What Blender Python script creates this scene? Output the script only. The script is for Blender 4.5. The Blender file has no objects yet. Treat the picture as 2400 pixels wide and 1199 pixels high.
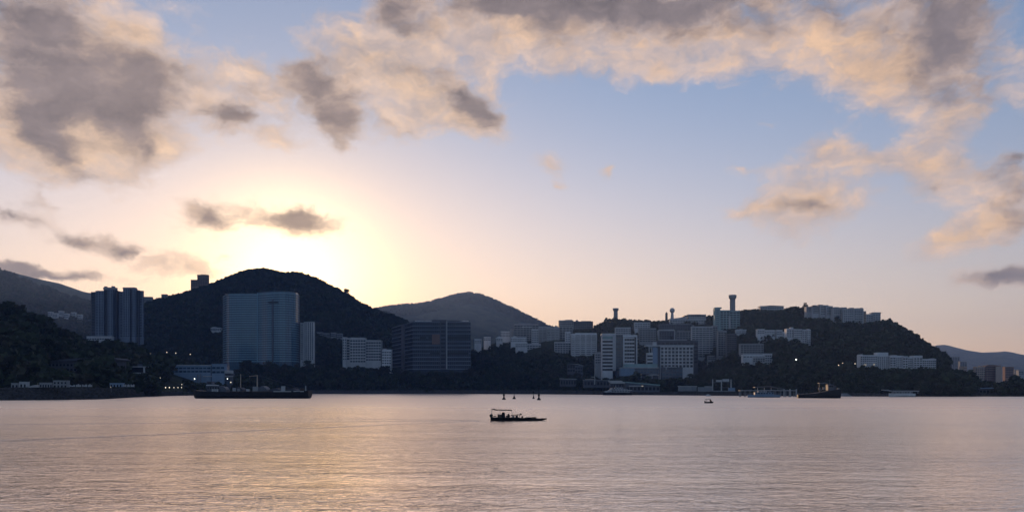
import bpy, bmesh, math, random
import numpy as np
from mathutils import Vector, Matrix, noise as mnoise

# ------------------------------------------------------------------ basics
scene = bpy.context.scene
COL = scene.collection
random.seed(7)
RNG = np.random.default_rng(7)
W0, H0, FPX = 2400.0, 1199.0, 1884.0      # photograph size and focal length in its pixels
HORIZON, CAM_H = 913.0, 5.5               # horizon row, eye height above the water


def at(px, py, d):
    """world point seen at a pixel of the photograph, d metres ahead"""
    return Vector(((px - 1200.0) / FPX * d, d, CAM_H + (HORIZON - py) / FPX * d))


def azel(px, py):
    x, z = (px - 1200.0) / FPX, (HORIZON - py) / FPX
    return math.atan2(x, 1.0), math.atan2(z, math.hypot(x, 1.0))


# ------------------------------------------------------------------ camera
cam_d = bpy.data.cameras.new('camera')
cam = bpy.data.objects.new('camera', cam_d)
COL.objects.link(cam)
cam.location = (0, 0, CAM_H)
cam.rotation_euler = (math.radians(90), 0, 0)
cam_d.sensor_fit = 'HORIZONTAL'
cam_d.sensor_width = 36.0
cam_d.lens = 36.0 * FPX / W0
cam_d.shift_y = (HORIZON - H0 / 2) / W0
cam_d.clip_start = 0.5
cam_d.clip_end = 60000
scene.camera = cam

# ------------------------------------------------------------------ render settings
scene.render.engine = 'CYCLES'
cy = scene.cycles
cy.use_denoising = True
cy.denoising_prefilter = 'ACCURATE'
cy.denoising_input_passes = 'RGB_ALBEDO_NORMAL'
cy.max_bounces = 5
cy.diffuse_bounces = 2
cy.glossy_bounces = 3
cy.transmission_bounces = 2
cy.volume_bounces = 1
cy.caustics_reflective = False
cy.caustics_refractive = False
cy.sample_clamp_indirect = 6.0
vs = scene.view_settings
vs.view_transform = 'Standard'
vs.look = 'None'
vs.exposure = 0.08
vs.gamma = 1.0
vs.use_curve_mapping = False
scene.display_settings.display_device = 'sRGB'

# ------------------------------------------------------------------ sun and sky
SUN_AZ, _ = azel(680, 640)
SUN_EL = math.radians(7.1)
SUN_DIR = Vector((math.sin(SUN_AZ) * math.cos(SUN_EL), math.cos(SUN_AZ) * math.cos(SUN_EL), math.sin(SUN_EL)))
sun_d = bpy.data.lights.new('sun', 'SUN')
sun = bpy.data.objects.new('sun', sun_d)
COL.objects.link(sun)
sun_d.energy = 4.0
sun_d.angle = math.radians(0.53)
sun_d.color = (1.0, 0.62, 0.34)
sun.rotation_euler = (-SUN_DIR).to_track_quat('-Z', 'Y').to_euler()
sun.location = (0, 0, 900)


class Nodes:
    """tiny helper to write node trees as expressions"""
    def __init__(self, tree):
        self.t = tree
        self.t.nodes.clear()

    def n(self, kind, **props):
        nd = self.t.nodes.new(kind)
        for k, v in props.items():
            setattr(nd, k, v)
        return nd

    def put(self, sock, v):
        if v is None:
            return
        if isinstance(v, bpy.types.NodeSocket):
            self.t.links.new(v, sock)
        else:
            if hasattr(sock, 'default_value') and sock.type == 'RGBA' and len(v) == 3:
                v = (*v, 1.0)
            sock.default_value = v

    def m(self, op, a, b=None, c=None, clamp=False):
        nd = self.n('ShaderNodeMath', operation=op, use_clamp=clamp)
        for s, v in zip(nd.inputs, (a, b, c)):
            self.put(s, v)
        return nd.outputs[0]

    def vm(self, op, a, b=None, scale=None):
        nd = self.n('ShaderNodeVectorMath', operation=op)
        self.put(nd.inputs[0], a)
        self.put(nd.inputs[1], b)
        if scale is not None:
            self.put(nd.inputs['Scale'], scale)
        return nd.outputs['Value'] if op in ('DOT_PRODUCT', 'LENGTH', 'DISTANCE') else nd.outputs[0]

    def mix(self, fac, a, b, blend='MIX'):
        nd = self.n('ShaderNodeMix', data_type='RGBA', blend_type=blend)
        nd.clamp_factor = True
        self.put(nd.inputs[0], fac)
        self.put(nd.inputs[6], a)
        self.put(nd.inputs[7], b)
        return nd.outputs[2]

    def smooth(self, v, lo, hi, to0=0.0, to1=1.0):
        nd = self.n('ShaderNodeMapRange', interpolation_type='SMOOTHSTEP')
        for s, x in zip(nd.inputs, (v, lo, hi, to0, to1)):
            self.put(s, x)
        return nd.outputs[0]

    def lin(self, v, lo, hi, to0=0.0, to1=1.0):
        nd = self.n('ShaderNodeMapRange', clamp=True)
        for s, x in zip(nd.inputs, (v, lo, hi, to0, to1)):
            self.put(s, x)
        return nd.outputs[0]

    def noise(self, vec, scale, detail=4.0, rough=0.55, lac=2.0, dist=0.0, out=0):
        nd = self.n('ShaderNodeTexNoise')
        self.put(nd.inputs['Vector'], vec)
        nd.inputs['Scale'].default_value = scale
        nd.inputs['Detail'].default_value = detail
        nd.inputs['Roughness'].default_value = rough
        nd.inputs['Lacunarity'].default_value = lac
        nd.inputs['Distortion'].default_value = dist
        return nd.outputs[out]


world = bpy.data.worlds.new('World')
scene.world = world
world.use_nodes = True
world.cycles.sampling_method = 'MANUAL'
world.cycles.sample_map_resolution = 1024


def build_world():
    N = Nodes(world.node_tree)
    out = N.n('ShaderNodeOutputWorld')
    bg = N.n('ShaderNodeBackground')
    bg.inputs['Strength'].default_value = 0.1
    N.t.links.new(bg.outputs[0], out.inputs[0])
    sky = N.n('ShaderNodeTexSky', sky_type='NISHITA')
    sky.sun_disc = False
    sky.sun_elevation = SUN_EL
    sky.sun_rotation = SUN_AZ
    sky.altitude = 0.0
    sky.air_density = 1.0
    sky.dust_density = SKY['dust']
    sky.ozone_density = SKY['ozone']
    base = sky.outputs[0]

    tc = N.n('ShaderNodeTexCoord')
    d = N.vm('NORMALIZE', tc.outputs['Generated'])
    sep = N.n('ShaderNodeSeparateXYZ')
    N.put(sep.inputs[0], d)
    x, y, z = sep.outputs
    az = N.m('ARCTAN2', x, y)
    el = N.m('ARCSINE', z)
    ca = N.vm('DOT_PRODUCT', d, tuple(SUN_DIR))
    ang = N.m('ARCCOSINE', N.m('MINIMUM', ca, 0.99999))           # angle from the sun
    if SKY.get('raw'):
        N.put(bg.inputs[0], base)
        return
    # moist low air: paler and warmer towards the horizon, bright around the low sun
    veil = SKY['veil']
    base = N.mix(1.0, base, SKY['tint'], 'MULTIPLY')
    base = N.mix(N.smooth(ang, 0.7, 1.5, 0.22, 0.0), base, SKY['pale'])
    hz = N.m('POWER', N.m('SUBTRACT', 1.0, N.lin(el, 0.0, 0.42)), 2.2)
    vc = N.mix(N.smooth(ang, 0.40, 1.7), SKY['veil_col'], SKY['veil_back'])  # unseen sky behind the camera is coloured dim blue to cool the facades
    base = N.mix(N.m('MULTIPLY', hz, veil[0]), base, vc)
    base = N.mix(N.m('MULTIPLY', N.m('EXPONENT', N.m('MULTIPLY', ang, -1.0 / 0.2)), 0.9), base, N.mix(1.0, base, (1.0, 0.86, 0.62), 'MULTIPLY'))
    for (k, w, colr) in SKY['glow']:
        q = N.m('MULTIPLY', ang, 1.0 / w)
        g = N.m('EXPONENT', N.m('MULTIPLY', N.m('POWER', q, k), -1.0))
        base = N.mix(1.0, base, N.mix(g, (0, 0, 0), colr), 'ADD')

    band = N.m('MULTIPLY', N.m('EXPONENT', N.m('MULTIPLY', ang, -1.0 / 0.34)), N.m('SUBTRACT', 1.0, N.smooth(el, 0.02, 0.44)))
    base = N.mix(1.0, base, N.mix(band, (0, 0, 0), SKY['band']), 'ADD')

    # clouds: banks laid out by direction, frayed by noise
    comb = N.n('ShaderNodeCombineXYZ')
    N.put(comb.inputs[0], az)
    N.put(comb.inputs[1], N.m('MULTIPLY', el, 1.25))
    uv = comb.outputs[0]
    w1 = N.vm('SUBTRACT', N.noise(uv, 7.0, 3.0, 0.5, out=1), (0.5, 0.5, 0.5))
    w2 = N.vm('SUBTRACT', N.noise(uv, 24.0, 4.0, 0.6, out=1), (0.5, 0.5, 0.5))
    uvw = N.vm('ADD', uv, N.vm('ADD', N.vm('SCALE', w1, scale=0.034), N.vm('SCALE', w2, scale=0.036)))

    def field(blobs):
        tot = None
        for (px, py, rx, ry, rot, amp) in blobs:
            a, e = azel(px, py)
            mp = N.n('ShaderNodeMapping', vector_type='TEXTURE')
            N.put(mp.inputs['Vector'], uvw)
            mp.inputs['Location'].default_value = (a, e * 1.25, 0)
            mp.inputs['Rotation'].default_value = (0, 0, math.radians(-rot))
            # the quadratic falloff reads about half as wide as its radius
            mp.inputs['Scale'].default_value = (rx * 1.7 / FPX, ry * 1.7 * 1.2 / FPX, 1)
            g = N.n('ShaderNodeTexGradient', gradient_type='QUADRATIC_SPHERE')
            N.put(g.inputs[0], mp.outputs[0])
            tot = N.m('MULTIPLY_ADD', g.outputs[1], amp, tot if tot is not None else 0.0)
        return tot

    A = field(CLOUD_LIT)
    B = field(CLOUD_DARK)
    # beyond the photograph broken cloud goes on, dimmer and bluer behind the camera
    fr = N.m('MAXIMUM', N.smooth(N.m('ABSOLUTE', az), 0.60, 0.85), N.smooth(el, 0.46, 0.62))
    dflat = N.vm('MULTIPLY', d, (1.0, 1.0, 2.0))
    outn = N.noise(dflat, 2.6, 5.0, 0.55)
    A = N.m('ADD', A, N.m('MULTIPLY', fr, N.lin(outn, 0.50, 0.68, 0.0, 0.9)))
    B = N.m('ADD', B, N.m('MULTIPLY', fr, N.lin(outn, 0.56, 0.76, 0.0, 0.9)))
    uvs = N.vm('MULTIPLY', uvw, (0.8, 1.25, 1.0))
    f1 = N.m('SUBTRACT', N.noise(N.vm('ADD', uvs, (3.1, 1.7, 0.4)), 12.0, 9.0, 0.58), 0.5)
    vo = N.n('ShaderNodeTexVoronoi', voronoi_dimensions='2D', feature='F1')
    N.put(vo.inputs['Vector'], uvs)
    vo.inputs['Scale'].default_value = 26.0
    vo.inputs['Detail'].default_value = 3.0
    vo.inputs['Roughness'].default_value = 0.6
    f2 = N.m('SUBTRACT', N.noise(N.vm('ADD', uvw, (7.9, 2.2, 5.4)), 30.0, 8.0, 0.64), 0.5)
    f2 = N.m('ADD', f2, N.m('MULTIPLY', N.m('SUBTRACT', 0.42, vo.outputs['Distance']), 0.45))
    f0 = N.m('SUBTRACT', N.noise(N.vm('ADD', uvw, (1.3, 8.2, 2.4)), 5.5, 4.0, 0.55), 0.5)
    fr_n = N.m('MULTIPLY_ADD', f1, 0.95, N.m('MULTIPLY', f2, 0.6))
    T = N.m('MAXIMUM', A, N.m('MULTIPLY', B, 0.95))
    T = N.m('ADD', T, fr_n)
    cover = N.smooth(T, 0.08, 0.66)
    # relief: cloud thinning towards the sun is lit, thickening is shaded
    sun_uv = (SUN_AZ, SUN_EL * 1.25, 0.0)
    toward = N.vm('SCALE', N.vm('NORMALIZE', N.vm('SUBTRACT', sun_uv, uv)), scale=0.022)
    f1s = N.m('SUBTRACT', N.noise(N.vm('ADD', N.vm('ADD', uvs, toward), (3.1, 1.7, 0.4)), 12.0, 5.0, 0.58), 0.5)
    relief = N.m('SUBTRACT', f1, f1s)
    B = N.m('SUBTRACT', B, N.m('MULTIPLY', relief, 1.7))
    thick = N.smooth(N.m('ADD', B, N.m('MULTIPLY_ADD', f1, 0.9, N.m('MULTIPLY_ADD', f2, 0.42, N.m('MULTIPLY', f0, 0.9)))), 0.1, 1.05)
    near = N.m('EXPONENT', N.m('MULTIPLY', ang, -1.0 / 0.22))
    lit = N.mix(N.smooth(ang, 0.7, 1.7), SKY['lit_far'], SKY['lit_back'])  # unseen cloud behind the camera is blued and dimmed for its light on buildings
    lit = N.mix(near, lit, SKY['lit_near'])
    warm = N.smooth(N.m('MULTIPLY_ADD', f2, 0.5, N.m('SUBTRACT', T, 0.15)), 0.2, 1.0)
    lit = N.mix(warm, SKY['lit_thin'], lit)
    lit = N.mix(N.m('MULTIPLY', near, 0.75), lit, SKY['lit_near'])
    dark = N.mix(near, SKY['dark_far'], SKY['dark_near'])
    var = N.m('ADD', N.m('MULTIPLY_ADD', f2, 0.38, 1.0), N.m('MULTIPLY_ADD', relief, 1.0, N.m('MULTIPLY', f0, 0.5)))
    cc = N.mix(thick, lit, dark)
    vcol = N.n('ShaderNodeCombineXYZ')
    for i in range(3):
        N.put(vcol.inputs[i], var)
    cc = N.mix(1.0, cc, vcol.outputs[0], 'MULTIPLY')
    cov = N.m('MULTIPLY', cover, N.m('MULTIPLY_ADD', thick, 0.20, 0.74))
    # the blaze around the sun burns through thin cloud
    col = N.mix(cov, base, cc)
    N.put(bg.inputs[0], col)


SKY = dict(
    dust=0.08, ozone=2.4, tint=(1.58, 1.49, 1.6), pale=(4.2, 4.15, 5.0),
    veil=(0.95,), veil_col=(8.6, 5.0, 2.75), veil_back=(0.55, 1.1, 2.7), band=(8.6, 4.7, 2.1),
    glow=[(1.0, 0.2, (2.6, 1.2, 0.5)), (1.0, 0.12, (2.6, 1.5, 0.3)), (1.7, 0.070, (23.0, 16.5, 7.0))],
    lit_far=(8.6, 5.2, 2.6), lit_near=(10.0, 6.8, 4.2), lit_thin=(6.9, 5.1, 4.2), lit_back=(0.9, 1.45, 2.9),
    dark_far=(2.3, 1.86, 1.88), dark_near=(4.3, 2.9, 2.0),
)
# cloud banks: x, y, half width, half height (photograph pixels), tilt, weight
CLOUD_LIT = [
    (120, 130, 280, 230, 0, 1.0), (330, 190, 150, 120, 15, .85), (60, 300, 190, 110, 0, .9), (260, 330, 210, 70, 0, .8),
    (270, 70, 70, 60, 0, .7), (350, 95, 45, 45, 0, .7), (390, 335, 60, 36, 0, .6), (160, 390, 110, 40, 0, .4),
    (600, 165, 130, 60, 25, .7), (740, 220, 140, 115, 35, .6), (650, 325, 100, 42, 0, .65), (540, 255, 110, 65, 0, .5),
    (850, 170, 220, 90, 20, .6), (900, 270, 140, 70, 20, .42), (960, 300, 70, 46, 0, .45),
    (1000, 200, 220, 75, 36, .8), (1100, 285, 150, 55, 42, .85), (1140, 200, 60, 110, -8, .55),
    (960, 70, 220, 95, 0, .85), (1250, 70, 300, 105, 0, .95), (1620, 70, 340, 105, 0, 1.0), (1930, 110, 240, 115, 20, .95),
    (2060, 165, 150, 85, 25, .8), (2210, 120, 170, 185, 0, .9), (2230, 290, 62, 52, 0, .55), (1400, 165, 180, 36, 0, .45),
    (1640, 165, 180, 36, 0, .45), (2395, 130, 80, 55, 0, .55), (2390, 225, 80, 36, 0, .45), 
    (1940, 345, 105, 50, 14, .95), (2050, 388, 100, 30, 8, .65), (1880, 480, 145, 100, 0, 1.5), (1750, 492, 90, 18, 0, .5),
    (2200, 415, 90, 95, -30, 1.05), (2385, 430, 95, 90, 0, .8), (2240, 568, 105, 46, -18, 1.2), (2335, 520, 90, 46, -18, .9),
    (1290, 380, 52, 38, 0, .8), (1300, 432, 22, 18, 0, .55), (1425, 405, 30, 28, 0, .8), (1365, 312, 34, 12, -15, .45),
    (1800, 288, 36, 12, -10, .45), (1740, 390, 55, 17, 5, .45), (830, 540, 34, 10, 0, .5), (365, 615, 50, 34, 10, .75), (440, 624, 70, 38, 0, .75), (478, 650, 34, 28, 0, .6), (537, 602, 26, 20, 0, .6),
    (480, 200, 120, 70, 10, .4),
]
CLOUD_DARK = [
    (95, 60, 205, 145, 0, 1.0), (170, 210, 205, 125, 10, .85), (350, 210, 95, 85, 20, 1.0), (90, 300, 80, 90, 40, .8),
    (140, 365, 45, 75, -30, .75), (310, 300, 80, 80, 20, .6), (345, 350, 40, 45, 0, .5), (60, 210, 150, 60, 0, .4),
    (745, 190, 130, 88, 30, 1.15), (795, 270, 112, 85, 20, .95), (545, 262, 105, 58, 0, 1.0), (800, 340, 55, 50, 0, .4),
    (960, 305, 60, 40, 0, .75), (1070, 200, 150, 56, 42, 1.0), (1125, 265, 105, 46, 50, .95),
    (1190, 18, 260, 72, 0, 1.2), (1660, -2, 440, 85, 0, 1.25), (930, 20, 110, 90, 0, 1.1), (1450, 25, 150, 40, 0, .4),
    (2230, 65, 145, 145, 0, 1.2), (2190, 140, 90, 100, 0, .4), (2290, 200, 75, 50, 0, .5), (1950, 20, 140, 40, 0, .5),
    (1895, 482, 115, 46, 0, 1.0), (2390, 370, 110, 38, -10, .8), (2400, 470, 65, 75, 0, .65), (2210, 450, 60, 36, -20, .75), (2355, 652, 110, 34, 0, 1.3),
    (2310, 540, 60, 26, -20, .5),
    (80, 450, 42, 40, 0, .5), (130, 484, 85, 20, 0, .45), (215, 430, 40, 45, 0, .35), (20, 508, 80, 30, 12, .85),
    (200, 560, 96, 33, 6, 1.0), (302, 584, 42, 25, 0, .85), (140, 640, 230, 22, 2, 1.0), (30, 622, 90, 18, 4, .7),
    (503, 508, 76, 58, 0, 1.25), (698, 520, 130, 56, 0, 1.35), (430, 625, 34, 18, 0, .35),
]
build_world()

# ------------------------------------------------------------------ materials
def mat(name):
    m = bpy.data.materials.new(name)
    m.use_nodes = True
    N = Nodes(m.node_tree)
    out = N.n('ShaderNodeOutputMaterial')
    return m, N, out


def bsdf(N, out, **kw):
    p = N.n('ShaderNodeBsdfPrincipled')
    for k, v in kw.items():
        N.put(p.inputs[k.replace('_', ' ')], v)
    N.t.links.new(p.outputs[0], out.inputs['Surface'])
    return p


def water_material():
    m, N, out = mat('harbour_water')
    g = N.n('ShaderNodeNewGeometry')
    pos = g.outputs['Position']
    p = bsdf(N, out, Base_Color=(0.98, 0.77, 0.6), Roughness=0.2, IOR=2.0, Metallic=0.9)  # metallic peach tint puts a brighter, warmer reflection into the colour than water gives
    st = N.vm('MULTIPLY', pos, (0.6, 1.0, 1.0))
    h = N.m('MULTIPLY', N.noise(st, 0.5, 3.0, 0.55, dist=0.5), 0.55)
    h = N.m('ADD', h, N.m('MULTIPLY', N.noise(st, 2.0, 3.0, 0.6, dist=0.8), 0.36))
    patch = N.noise(N.vm('MULTIPLY', pos, (0.010, 0.045, 1.0)), 1.0, 4.0, 0.6)
    h = N.m('MULTIPLY', h, N.lin(patch, 0.35, 0.65, 0.4, 1.6))
    # wake of the fishing boat: two low wave packets spreading astern
    sep = N.n('ShaderNodeSeparateXYZ')
    N.put(sep.inputs[0], pos)
    x, y = sep.outputs[0], sep.outputs[1]
    sx, sy = (1152 - 1200) / FPX * 146, 146.0
    # ruffled by the breeze further out
    N.put(p.inputs['Roughness'], N.lin(N.m('MULTIPLY_ADD', N.noise(N.vm('MULTIPLY', pos, (0.3, 1.0, 1.0)), 0.02, 3.0), 120.0, y), 60.0, 420.0, 0.12, 0.34))
    for ex, ey in ((-110.0, 174.0), (-55.0, 87.0), (-84.0, 128.0)):
        L = math.hypot(ex - sx, ey - sy)
        nx, ny = -(ey - sy) / L, (ex - sx) / L
        sd = N.m('ADD', N.m('MULTIPLY', N.m('SUBTRACT', x, sx), nx), N.m('MULTIPLY', N.m('SUBTRACT', y, sy), ny))
        al = N.m('ADD', N.m('MULTIPLY', N.m('SUBTRACT', x, sx), (ex - sx) / L), N.m('MULTIPLY', N.m('SUBTRACT', y, sy), (ey - sy) / L))
        sd = N.m('ADD', sd, N.m('MULTIPLY', N.m('SUBTRACT', N.noise(pos, 0.12, 2.0), 0.5), 2.0))
        env = N.m('EXPONENT', N.m('MULTIPLY', N.m('MULTIPLY', sd, sd), -0.9))
        w = N.m('MULTIPLY', N.m('MULTIPLY', env, N.m('COSINE', N.m('MULTIPLY', sd, 2.6))), N.smooth(al, 0.0, 6.0))
        h = N.m('MULTIPLY_ADD', w, 1.5, h)
    b = N.n('ShaderNodeBump')
    b.inputs['Strength'].default_value = 1.0
    b.inputs['Distance'].default_value = 0.19
    N.put(b.inputs['Height'], h)
    N.put(p.inputs['Normal'], b.outputs[0])
    return m


def new_mesh(name, verts, faces, material=None, parent=None, smooth=False):
    me = bpy.data.meshes.new(name)
    if isinstance(verts, np.ndarray):
        verts = verts.tolist()
    me.from_pydata(verts, [], faces)
    me.update()
    if smooth:
        me.polygons.foreach_set('use_smooth', [True] * len(me.polygons))
    o = bpy.data.objects.new(name, me)
    COL.objects.link(o)
    if material:
        me.materials.append(material)
    if parent:
        o.parent = parent
    return o


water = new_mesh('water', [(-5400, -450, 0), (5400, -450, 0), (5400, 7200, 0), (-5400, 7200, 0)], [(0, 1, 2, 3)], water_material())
water['kind'] = 'structure'

# ------------------------------------------------------------------ surface materials
def stained(name, colr, var=0.25, rough=0.85, scale=0.12, spec=0.2):
    m, N, out = mat(name)
    p = bsdf(N, out, Roughness=rough)
    p.inputs['Specular IOR Level'].default_value = spec
    g = N.n('ShaderNodeNewGeometry')
    oi = N.n('ShaderNodeObjectInfo')
    st = N.vm('MULTIPLY', g.outputs['Position'], (1.0, 1.0, 0.35))
    f = N.noise(st, scale, 5.0, 0.65)
    f = N.m('MULTIPLY_ADD', oi.outputs['Random'], 0.25, f)
    lo = tuple(c * (1 - var) for c in colr)
    hi = tuple(min(1.0, c * (1 + var * 0.6)) for c in colr)
    N.put(p.inputs['Base Color'], N.mix(N.lin(f, 0.35, 0.85), lo, hi))
    return m


def glazing(name, colr, rough=0.12, spec=0.6, var=0.5):
    m, N, out = mat(name)
    p = bsdf(N, out, Roughness=rough)
    p.inputs['Specular IOR Level'].default_value = spec
    g = N.n('ShaderNodeNewGeometry')
    oi = N.n('ShaderNodeObjectInfo')
    f = N.m('ADD', N.noise(N.vm('MULTIPLY', g.outputs['Position'], (0.4, 0.4, 0.3)), 1.0, 2.0, 0.5), N.m('MULTIPLY', oi.outputs['Random'], 0.5))
    N.put(p.inputs['Base Color'], N.mix(N.lin(f, 0.3, 1.0), tuple(c * (1 - var) for c in colr), tuple(c * (1 + var) for c in colr)))
    return m


def glow_mat(name, colr, strength):
    m, N, out = mat(name)
    e = N.n('ShaderNodeEmission')
    N.put(e.inputs[0], colr)
    e.inputs[1].default_value = strength
    N.t.links.new(e.outputs[0], out.inputs['Surface'])
    return m


def leaf_mat(name, c0, c1):
    m, N, out = mat(name)
    p = bsdf(N, out, Roughness=0.75)
    p.inputs['Specular IOR Level'].default_value = 0.15
    oi = N.n('ShaderNodeObjectInfo')
    g = N.n('ShaderNodeNewGeometry')
    f = N.m('ADD', N.m('MULTIPLY', oi.outputs['Random'], 0.6), N.m('MULTIPLY', N.noise(g.outputs['Position'], 0.25, 3.0, 0.6), 0.7))
    N.put(p.inputs['Base Color'], N.mix(N.lin(f, 0.2, 1.1), c0, c1))
    return m


M = dict(
    white=stained('white_render', (0.58, 0.59, 0.6)), pale=stained('pale_concrete', (0.42, 0.43, 0.44)),
    grey=stained('grey_concrete', (0.25, 0.26, 0.27)), tan=stained('tan_render', (0.45, 0.36, 0.29)),
    brown=stained('brown_tile', (0.24, 0.16, 0.13)), dark=stained('dark_cladding', (0.085, 0.09, 0.105)),
    green=stained('green_tile', (0.26, 0.37, 0.37)), blue=stained('blue_panel', (0.2, 0.28, 0.38), 0.2, 0.55),
    slate=stained('slate_panel', (0.1, 0.112, 0.135), 0.3, 0.6), roof=stained('roof_sheet', (0.5, 0.5, 0.49), 0.3, 0.6),
    glass=glazing('window_glass', (0.012, 0.016, 0.02), 0.15, 0.3), curtain=glazing('curtain_glass', (0.035, 0.07, 0.1), 0.1, 0.7, 0.5),
    smoke=glazing('smoked_glass', (0.02, 0.026, 0.036), 0.2, 0.25, 0.5),
    band=stained('blue_grey_spandrel', (0.2, 0.35, 0.43), 0.2, 0.5)
    ,dim=stained('dim_spandrel', (0.16, 0.19, 0.24), 0.25, 0.6),
    hull=stained('black_hull', (0.012, 0.012, 0.014), 0.4, 0.6, 0.6), rust=stained('rusty_steel', (0.09, 0.06, 0.045), 0.5, 0.7, 0.5),
    paint=stained('white_paint', (0.7, 0.7, 0.69), 0.2, 0.45, 0.5), rubber=stained('tyre_rubber', (0.014, 0.014, 0.014), 0.3, 0.9, 2.0),
    rock=stained('seawall_stone', (0.075, 0.072, 0.07), 0.45, 0.95, 0.5, 0.0), soil=stained('soil', (0.035, 0.042, 0.028), 0.4, 1.0, 0.03, 0.0),
    steel=stained('painted_steel', (0.2, 0.2, 0.21), 0.3, 0.5, 0.5), cloth=stained('dark_cloth', (0.03, 0.032, 0.04), 0.3, 0.9, 3.0),
    wood=stained('weathered_wood', (0.11, 0.08, 0.06), 0.4, 0.8, 2.0), bark=stained('bark', (0.06, 0.048, 0.038), 0.3, 0.95, 1.0),
    lamp=glow_mat('lamp_lens', (1.0, 0.86, 0.66), 2.0), lampw=glow_mat('lamp_lens_white', (0.95, 1.0, 0.9), 4.0),
    lit=glow_mat('lit_window', (1.0, 0.9, 0.75), 0.3),
    leaf=leaf_mat('foliage', (0.016, 0.026, 0.013), (0.05, 0.062, 0.03)),
    leaf2=leaf_mat('foliage_dry', (0.022, 0.026, 0.014), (0.06, 0.056, 0.032)),
)

# ------------------------------------------------------------------ things and parts
KEEP = []        # screen extents and distance of the buildings: trees that would hide them were felled
CUBES = {}


def cube_mesh(key):
    if key not in CUBES:
        v = [(x, y, z) for z in (0, 1) for y in (0, 1) for x in (0, 1)]
        f = [(0, 2, 3, 1), (4, 5, 7, 6), (0, 1, 5, 4), (2, 6, 7, 3), (0, 4, 6, 2), (1, 3, 7, 5)]
        me = bpy.data.meshes.new('block_' + key)
        me.from_pydata(v, [], f)
        me.materials.append(M[key])
        CUBES[key] = me
    return CUBES[key]


def tag(o, label, cat=None, group=None, kind=None):
    o['label'] = label
    if cat:
        o['category'] = cat
    if group:
        o['group'] = group
    if kind:
        o['kind'] = kind
    return o


def tube_geo(p0, p1, r0, r1, n=8):
    p0, p1 = Vector(p0), Vector(p1)
    q = (p1 - p0).to_track_quat('Z', 'Y')
    L = (p1 - p0).length
    v = []
    for z, r in ((0, r0), (L, r1)):
        for i in range(n):
            a = 2 * math.pi * i / n
            v.append(p0 + q @ Vector((r * math.cos(a), r * math.sin(a), z)))
    f = [(i, (i + 1) % n, n + (i + 1) % n, n + i) for i in range(n)]
    f += [tuple(range(n - 1, -1, -1)), tuple(range(n, 2 * n))]
    return v, f


def under(child, parent):
    """hang a sub-part on its part, keeping its place"""
    child.parent = parent
    child.matrix_parent_inverse = parent.matrix_basis.inverted()
    return child


class Geo:
    """collects shapes that make ONE part"""
    def __init__(self):
        self.v, self.f = [], []

    def add(self, v, f):
        k = len(self.v)
        self.v += [tuple(p) for p in v]
        self.f += [tuple(i + k for i in q) for q in f]
        return self

    def tube(self, *a, **k):
        return self.add(*tube_geo(*a, **k))

    def box(self, x0, x1, y0, y1, z0, z1):
        v = [(x, y, z) for z in (z0, z1) for y in (y0, y1) for x in (x0, x1)]
        return self.add(v, [(0, 2, 3, 1), (4, 5, 7, 6), (0, 1, 5, 4), (2, 6, 7, 3), (0, 4, 6, 2), (1, 3, 7, 5)])

    def prism(self, pts, y0, y1):
        """outline in x, z extruded along y"""
        n = len(pts)
        v = [(x, y0, z) for x, z in pts] + [(x, y1, z) for x, z in pts]
        f = [tuple(range(n)), tuple(range(2 * n - 1, n - 1, -1))] + [(i, n + i, n + (i + 1) % n, (i + 1) % n) for i in range(n)]
        return self.add(v, f)

    def plan(self, pts, z0, z1):
        """footprint in x, y raised from z0 to z1"""
        n = len(pts)
        v = [(x, y, z0) for x, y in pts] + [(x, y, z1) for x, y in pts]
        f = [tuple(range(n - 1, -1, -1)), tuple(range(n, 2 * n))] + [(i, (i + 1) % n, n + (i + 1) % n, n + i) for i in range(n)]
        return self.add(v, f)

    def lathe(self, prof, c=(0, 0, 0), n=14):
        v, f = [], []
        for r, z in prof:
            for i in range(n):
                a = 2 * math.pi * i / n
                v.append((c[0] + r * math.cos(a), c[1] + r * math.sin(a), c[2] + z))
        for k in range(len(prof) - 1):
            for i in range(n):
                j = (i + 1) % n
                f.append((k * n + i, k * n + j, (k + 1) * n + j, (k + 1) * n + i))
        f += [tuple(range(n - 1, -1, -1)), tuple(range((len(prof) - 1) * n, len(prof) * n))]
        return self.add(v, f)

    def loft(self, sections):
        """rings of equal length"""
        n = len(sections[0])
        v = [p for s in sections for p in s]
        f = []
        for k in range(len(sections) - 1):
            for i in range(n):
                j = (i + 1) % n
                f.append((k * n + i, k * n + j, (k + 1) * n + j, (k + 1) * n + i))
        f += [tuple(range(n - 1, -1, -1)), tuple(range((len(sections) - 1) * n, len(sections) * n))]
        return self.add(v, f)

    def torus(self, c, R, r, axis='y', n=12, m=6):
        v, f = [], []
        for i in range(n):
            a = 2 * math.pi * i / n
            for j in range(m):
                b = 2 * math.pi * j / m
                u, w, t = (R + r * math.cos(b)) * math.cos(a), (R + r * math.cos(b)) * math.sin(a), r * math.sin(b)
                v.append((c[0] + u, c[1] + t, c[2] + w) if axis == 'y' else (c[0] + u, c[1] + w, c[2] + t))
        for i in range(n):
            for j in range(m):
                f.append((i * m + j, ((i + 1) % n) * m + j, ((i + 1) % n) * m + (j + 1) % m, i * m + (j + 1) % m))
        return self.add(v, f)

    def build(self, name, material, parent, smooth=False):
        o = new_mesh(name, self.v, self.f, M[material], parent, smooth)
        bm = bmesh.new()
        bm.from_mesh(o.data)
        bmesh.ops.recalc_face_normals(bm, faces=bm.faces)
        bm.to_mesh(o.data)
        bm.free()
        return o


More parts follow.
